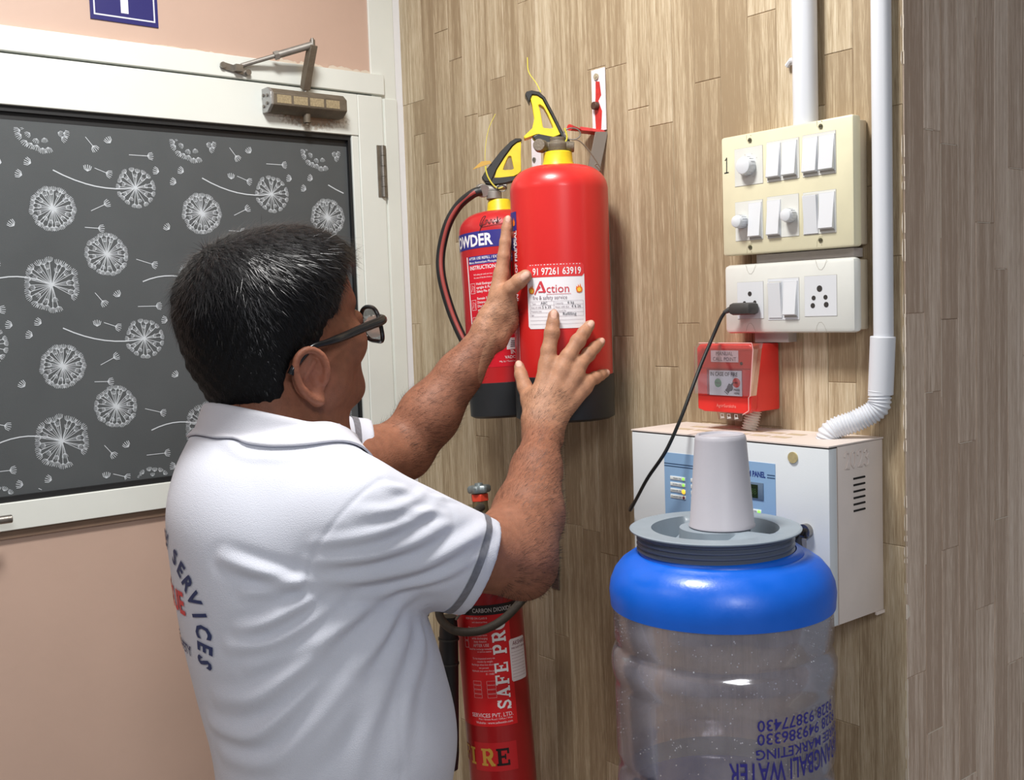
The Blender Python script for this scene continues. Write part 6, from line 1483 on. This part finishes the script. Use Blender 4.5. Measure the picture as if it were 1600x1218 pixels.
# sleeve stripes: printed grey bands lying on the cloth
def stripe(name, h, d, a0, a1, m, rad, zmin=1.22):
    s = (tV-h) @ d; near = (np.linalg.norm((tV-h)-np.outer(s, d), axis=1) < rad) & (tV[:, 2] > zmin)
    ok = (s > a0) & (s < a1) & near; outer = ((tN2*((tV-h)-np.outer(s, d))).sum(1) > 0)
    ok = (s > a0-0.008) & (s < a1+0.008) & near
    fm = (ok & outer)[tF].all(1); ids = np.unique(tF[fm]); mp_ = -np.ones(len(tV), int); mp_[ids] = np.arange(len(ids))
    o = mk_mesh(name, tV[ids]+tN2[ids]*0.0009, mp_[tF[fm]], m, shirt)
    bm = bmesh.new(); bm.from_mesh(o.data); L = wloc(shirt)
    for q, sg in ((a0, -1), (a1, 1)):
        bmesh.ops.bisect_plane(bm, geom=bm.verts[:]+bm.edges[:]+bm.faces[:], plane_co=Vector(h+d*q)-L, plane_no=Vector(d*sg), clear_outer=True)
    bm.to_mesh(o.data); bm.free(); return o
STR = mat('grey_reflective_tape', (118, 120, 128), 0.5, var=0.25, vscale=160)
stripe('sleeve_stripe', HEM, HD, -0.0265, -0.0165, STR, 0.135); stripe('sleeve_stripe', HEML, HDL, -0.0330, -0.0220, STR, 0.10)
# hem ridge line
# back print, wrapped on the cloth from behind
def wrap(mb, V2, F, org, ax_, az_, dr):
    out = []
    V2, F = refine(np.array(V2), F, 0.004)
    for x, z in V2:
        p = org+ax_*x+az_*z; r_ = bvh.ray_cast(Vector(p), Vector(dr), 0.6)
        out.append(np.array(r_[0])+np.array(r_[1])*0.0012 if r_[0] is not None else p+np.array(dr)*0.12)
    mb.add(out, F)
bd_ = np.array([-TS, TC, 0.0]); bx = np.array([TC, TS, 0.0]); bz = np.array([0, 0, 1.0]); bo = np.array([0.690, -0.637, 1.284])-bd_*0.3+bx*0.058
m = MB(); word = 'EMERGENCY SERVICES'; Rr = 0.073; a_start, a_end = math.radians(172), math.radians(-22)
for i, ch in enumerate(word):
    if ch == ' ': continue
    a = a_start+(a_end-a_start)*i/(len(word)-1); V2, F2 = text2d(ch, 0.027, 0.035, 'CENTER', 0.85)
    rot = a-PI/2; c_, s_ = math.cos(rot), math.sin(rot); V2 = V2 @ np.array([[c_, s_], [-s_, c_]])+np.array([Rr*math.cos(a), Rr*math.sin(a)*1.12]); wrap(m, V2, F2, bo, bx, bz, bd_)
m.build('back_lettering', mat('navy_ink', (34, 52, 98), 0.6), shirt, smooth=False)
m = MB(); V2, F2 = text2d('RESCUE', 0.036, 0.03, 'CENTER', 0.95); wrap(m, V2+np.array([-0.004, 0.014]), F2, bo, bx, bz, bd_); m.build('red_lettering', mat('red_ink', (214, 66, 70), 0.6), shirt, smooth=False)
m = MB(); V2, F2 = text2d('FIRE & SAFETY', 0.017, 0.02, 'CENTER', 0.95); wrap(m, V2+np.array([0.002, -0.034]), F2, bo, bx, bz, bd_); m.build('small_lettering', MATS['navy_ink'], shirt, smooth=False)
# trousers and shoes, below the picture
to = [('u', cap((0.69, -0.62, 0.98), (0.69, -0.62, 0.90), 0.135, 0.14), 0.01)]
for s in (-1, 1):
    to.append(('u', cap((0.69+s*0.085, -0.62, 0.88), (0.69+s*0.10, -0.61, 0.48), 0.092, 0.070), 0.03)); to.append(('u', cap((0.69+s*0.10, -0.61, 0.48), (0.69+s*0.11, -0.63, 0.10), 0.068, 0.055), 0.03))
to.append(('i', lambda P: np.maximum(P[:, 2]-0.99, 0.07-P[:, 2]), 0.004))
V, F = mesh_sdf(to, (0.45, -0.82, 0.02), (0.93, -0.42, 1.02), 0.008); V = relax(V, F, 2, 0.5)
mk_mesh('trousers', V, F, mat('dark_trousers', (44, 46, 54), 0.8), pr_)
for s in (-1, 1):
    V, F = mesh_sdf([('u', ell((0.69+s*0.11, -0.585, 0.045), (0.048, 0.130, 0.050)), .01), ('u', cap((0.69+s*0.11, -0.64, 0.05), (0.69+s*0.11, -0.64, 0.10), 0.042), 0.02), ('i', lambda P: -P[:, 2], 0.002)], (0.5, -0.76, -0.02), (0.9, -0.42, 0.16), 0.006)
    mk_mesh('shoe', relax(V, F, 1), F, mat('black_leather', (22, 20, 20), 0.35), pr_)
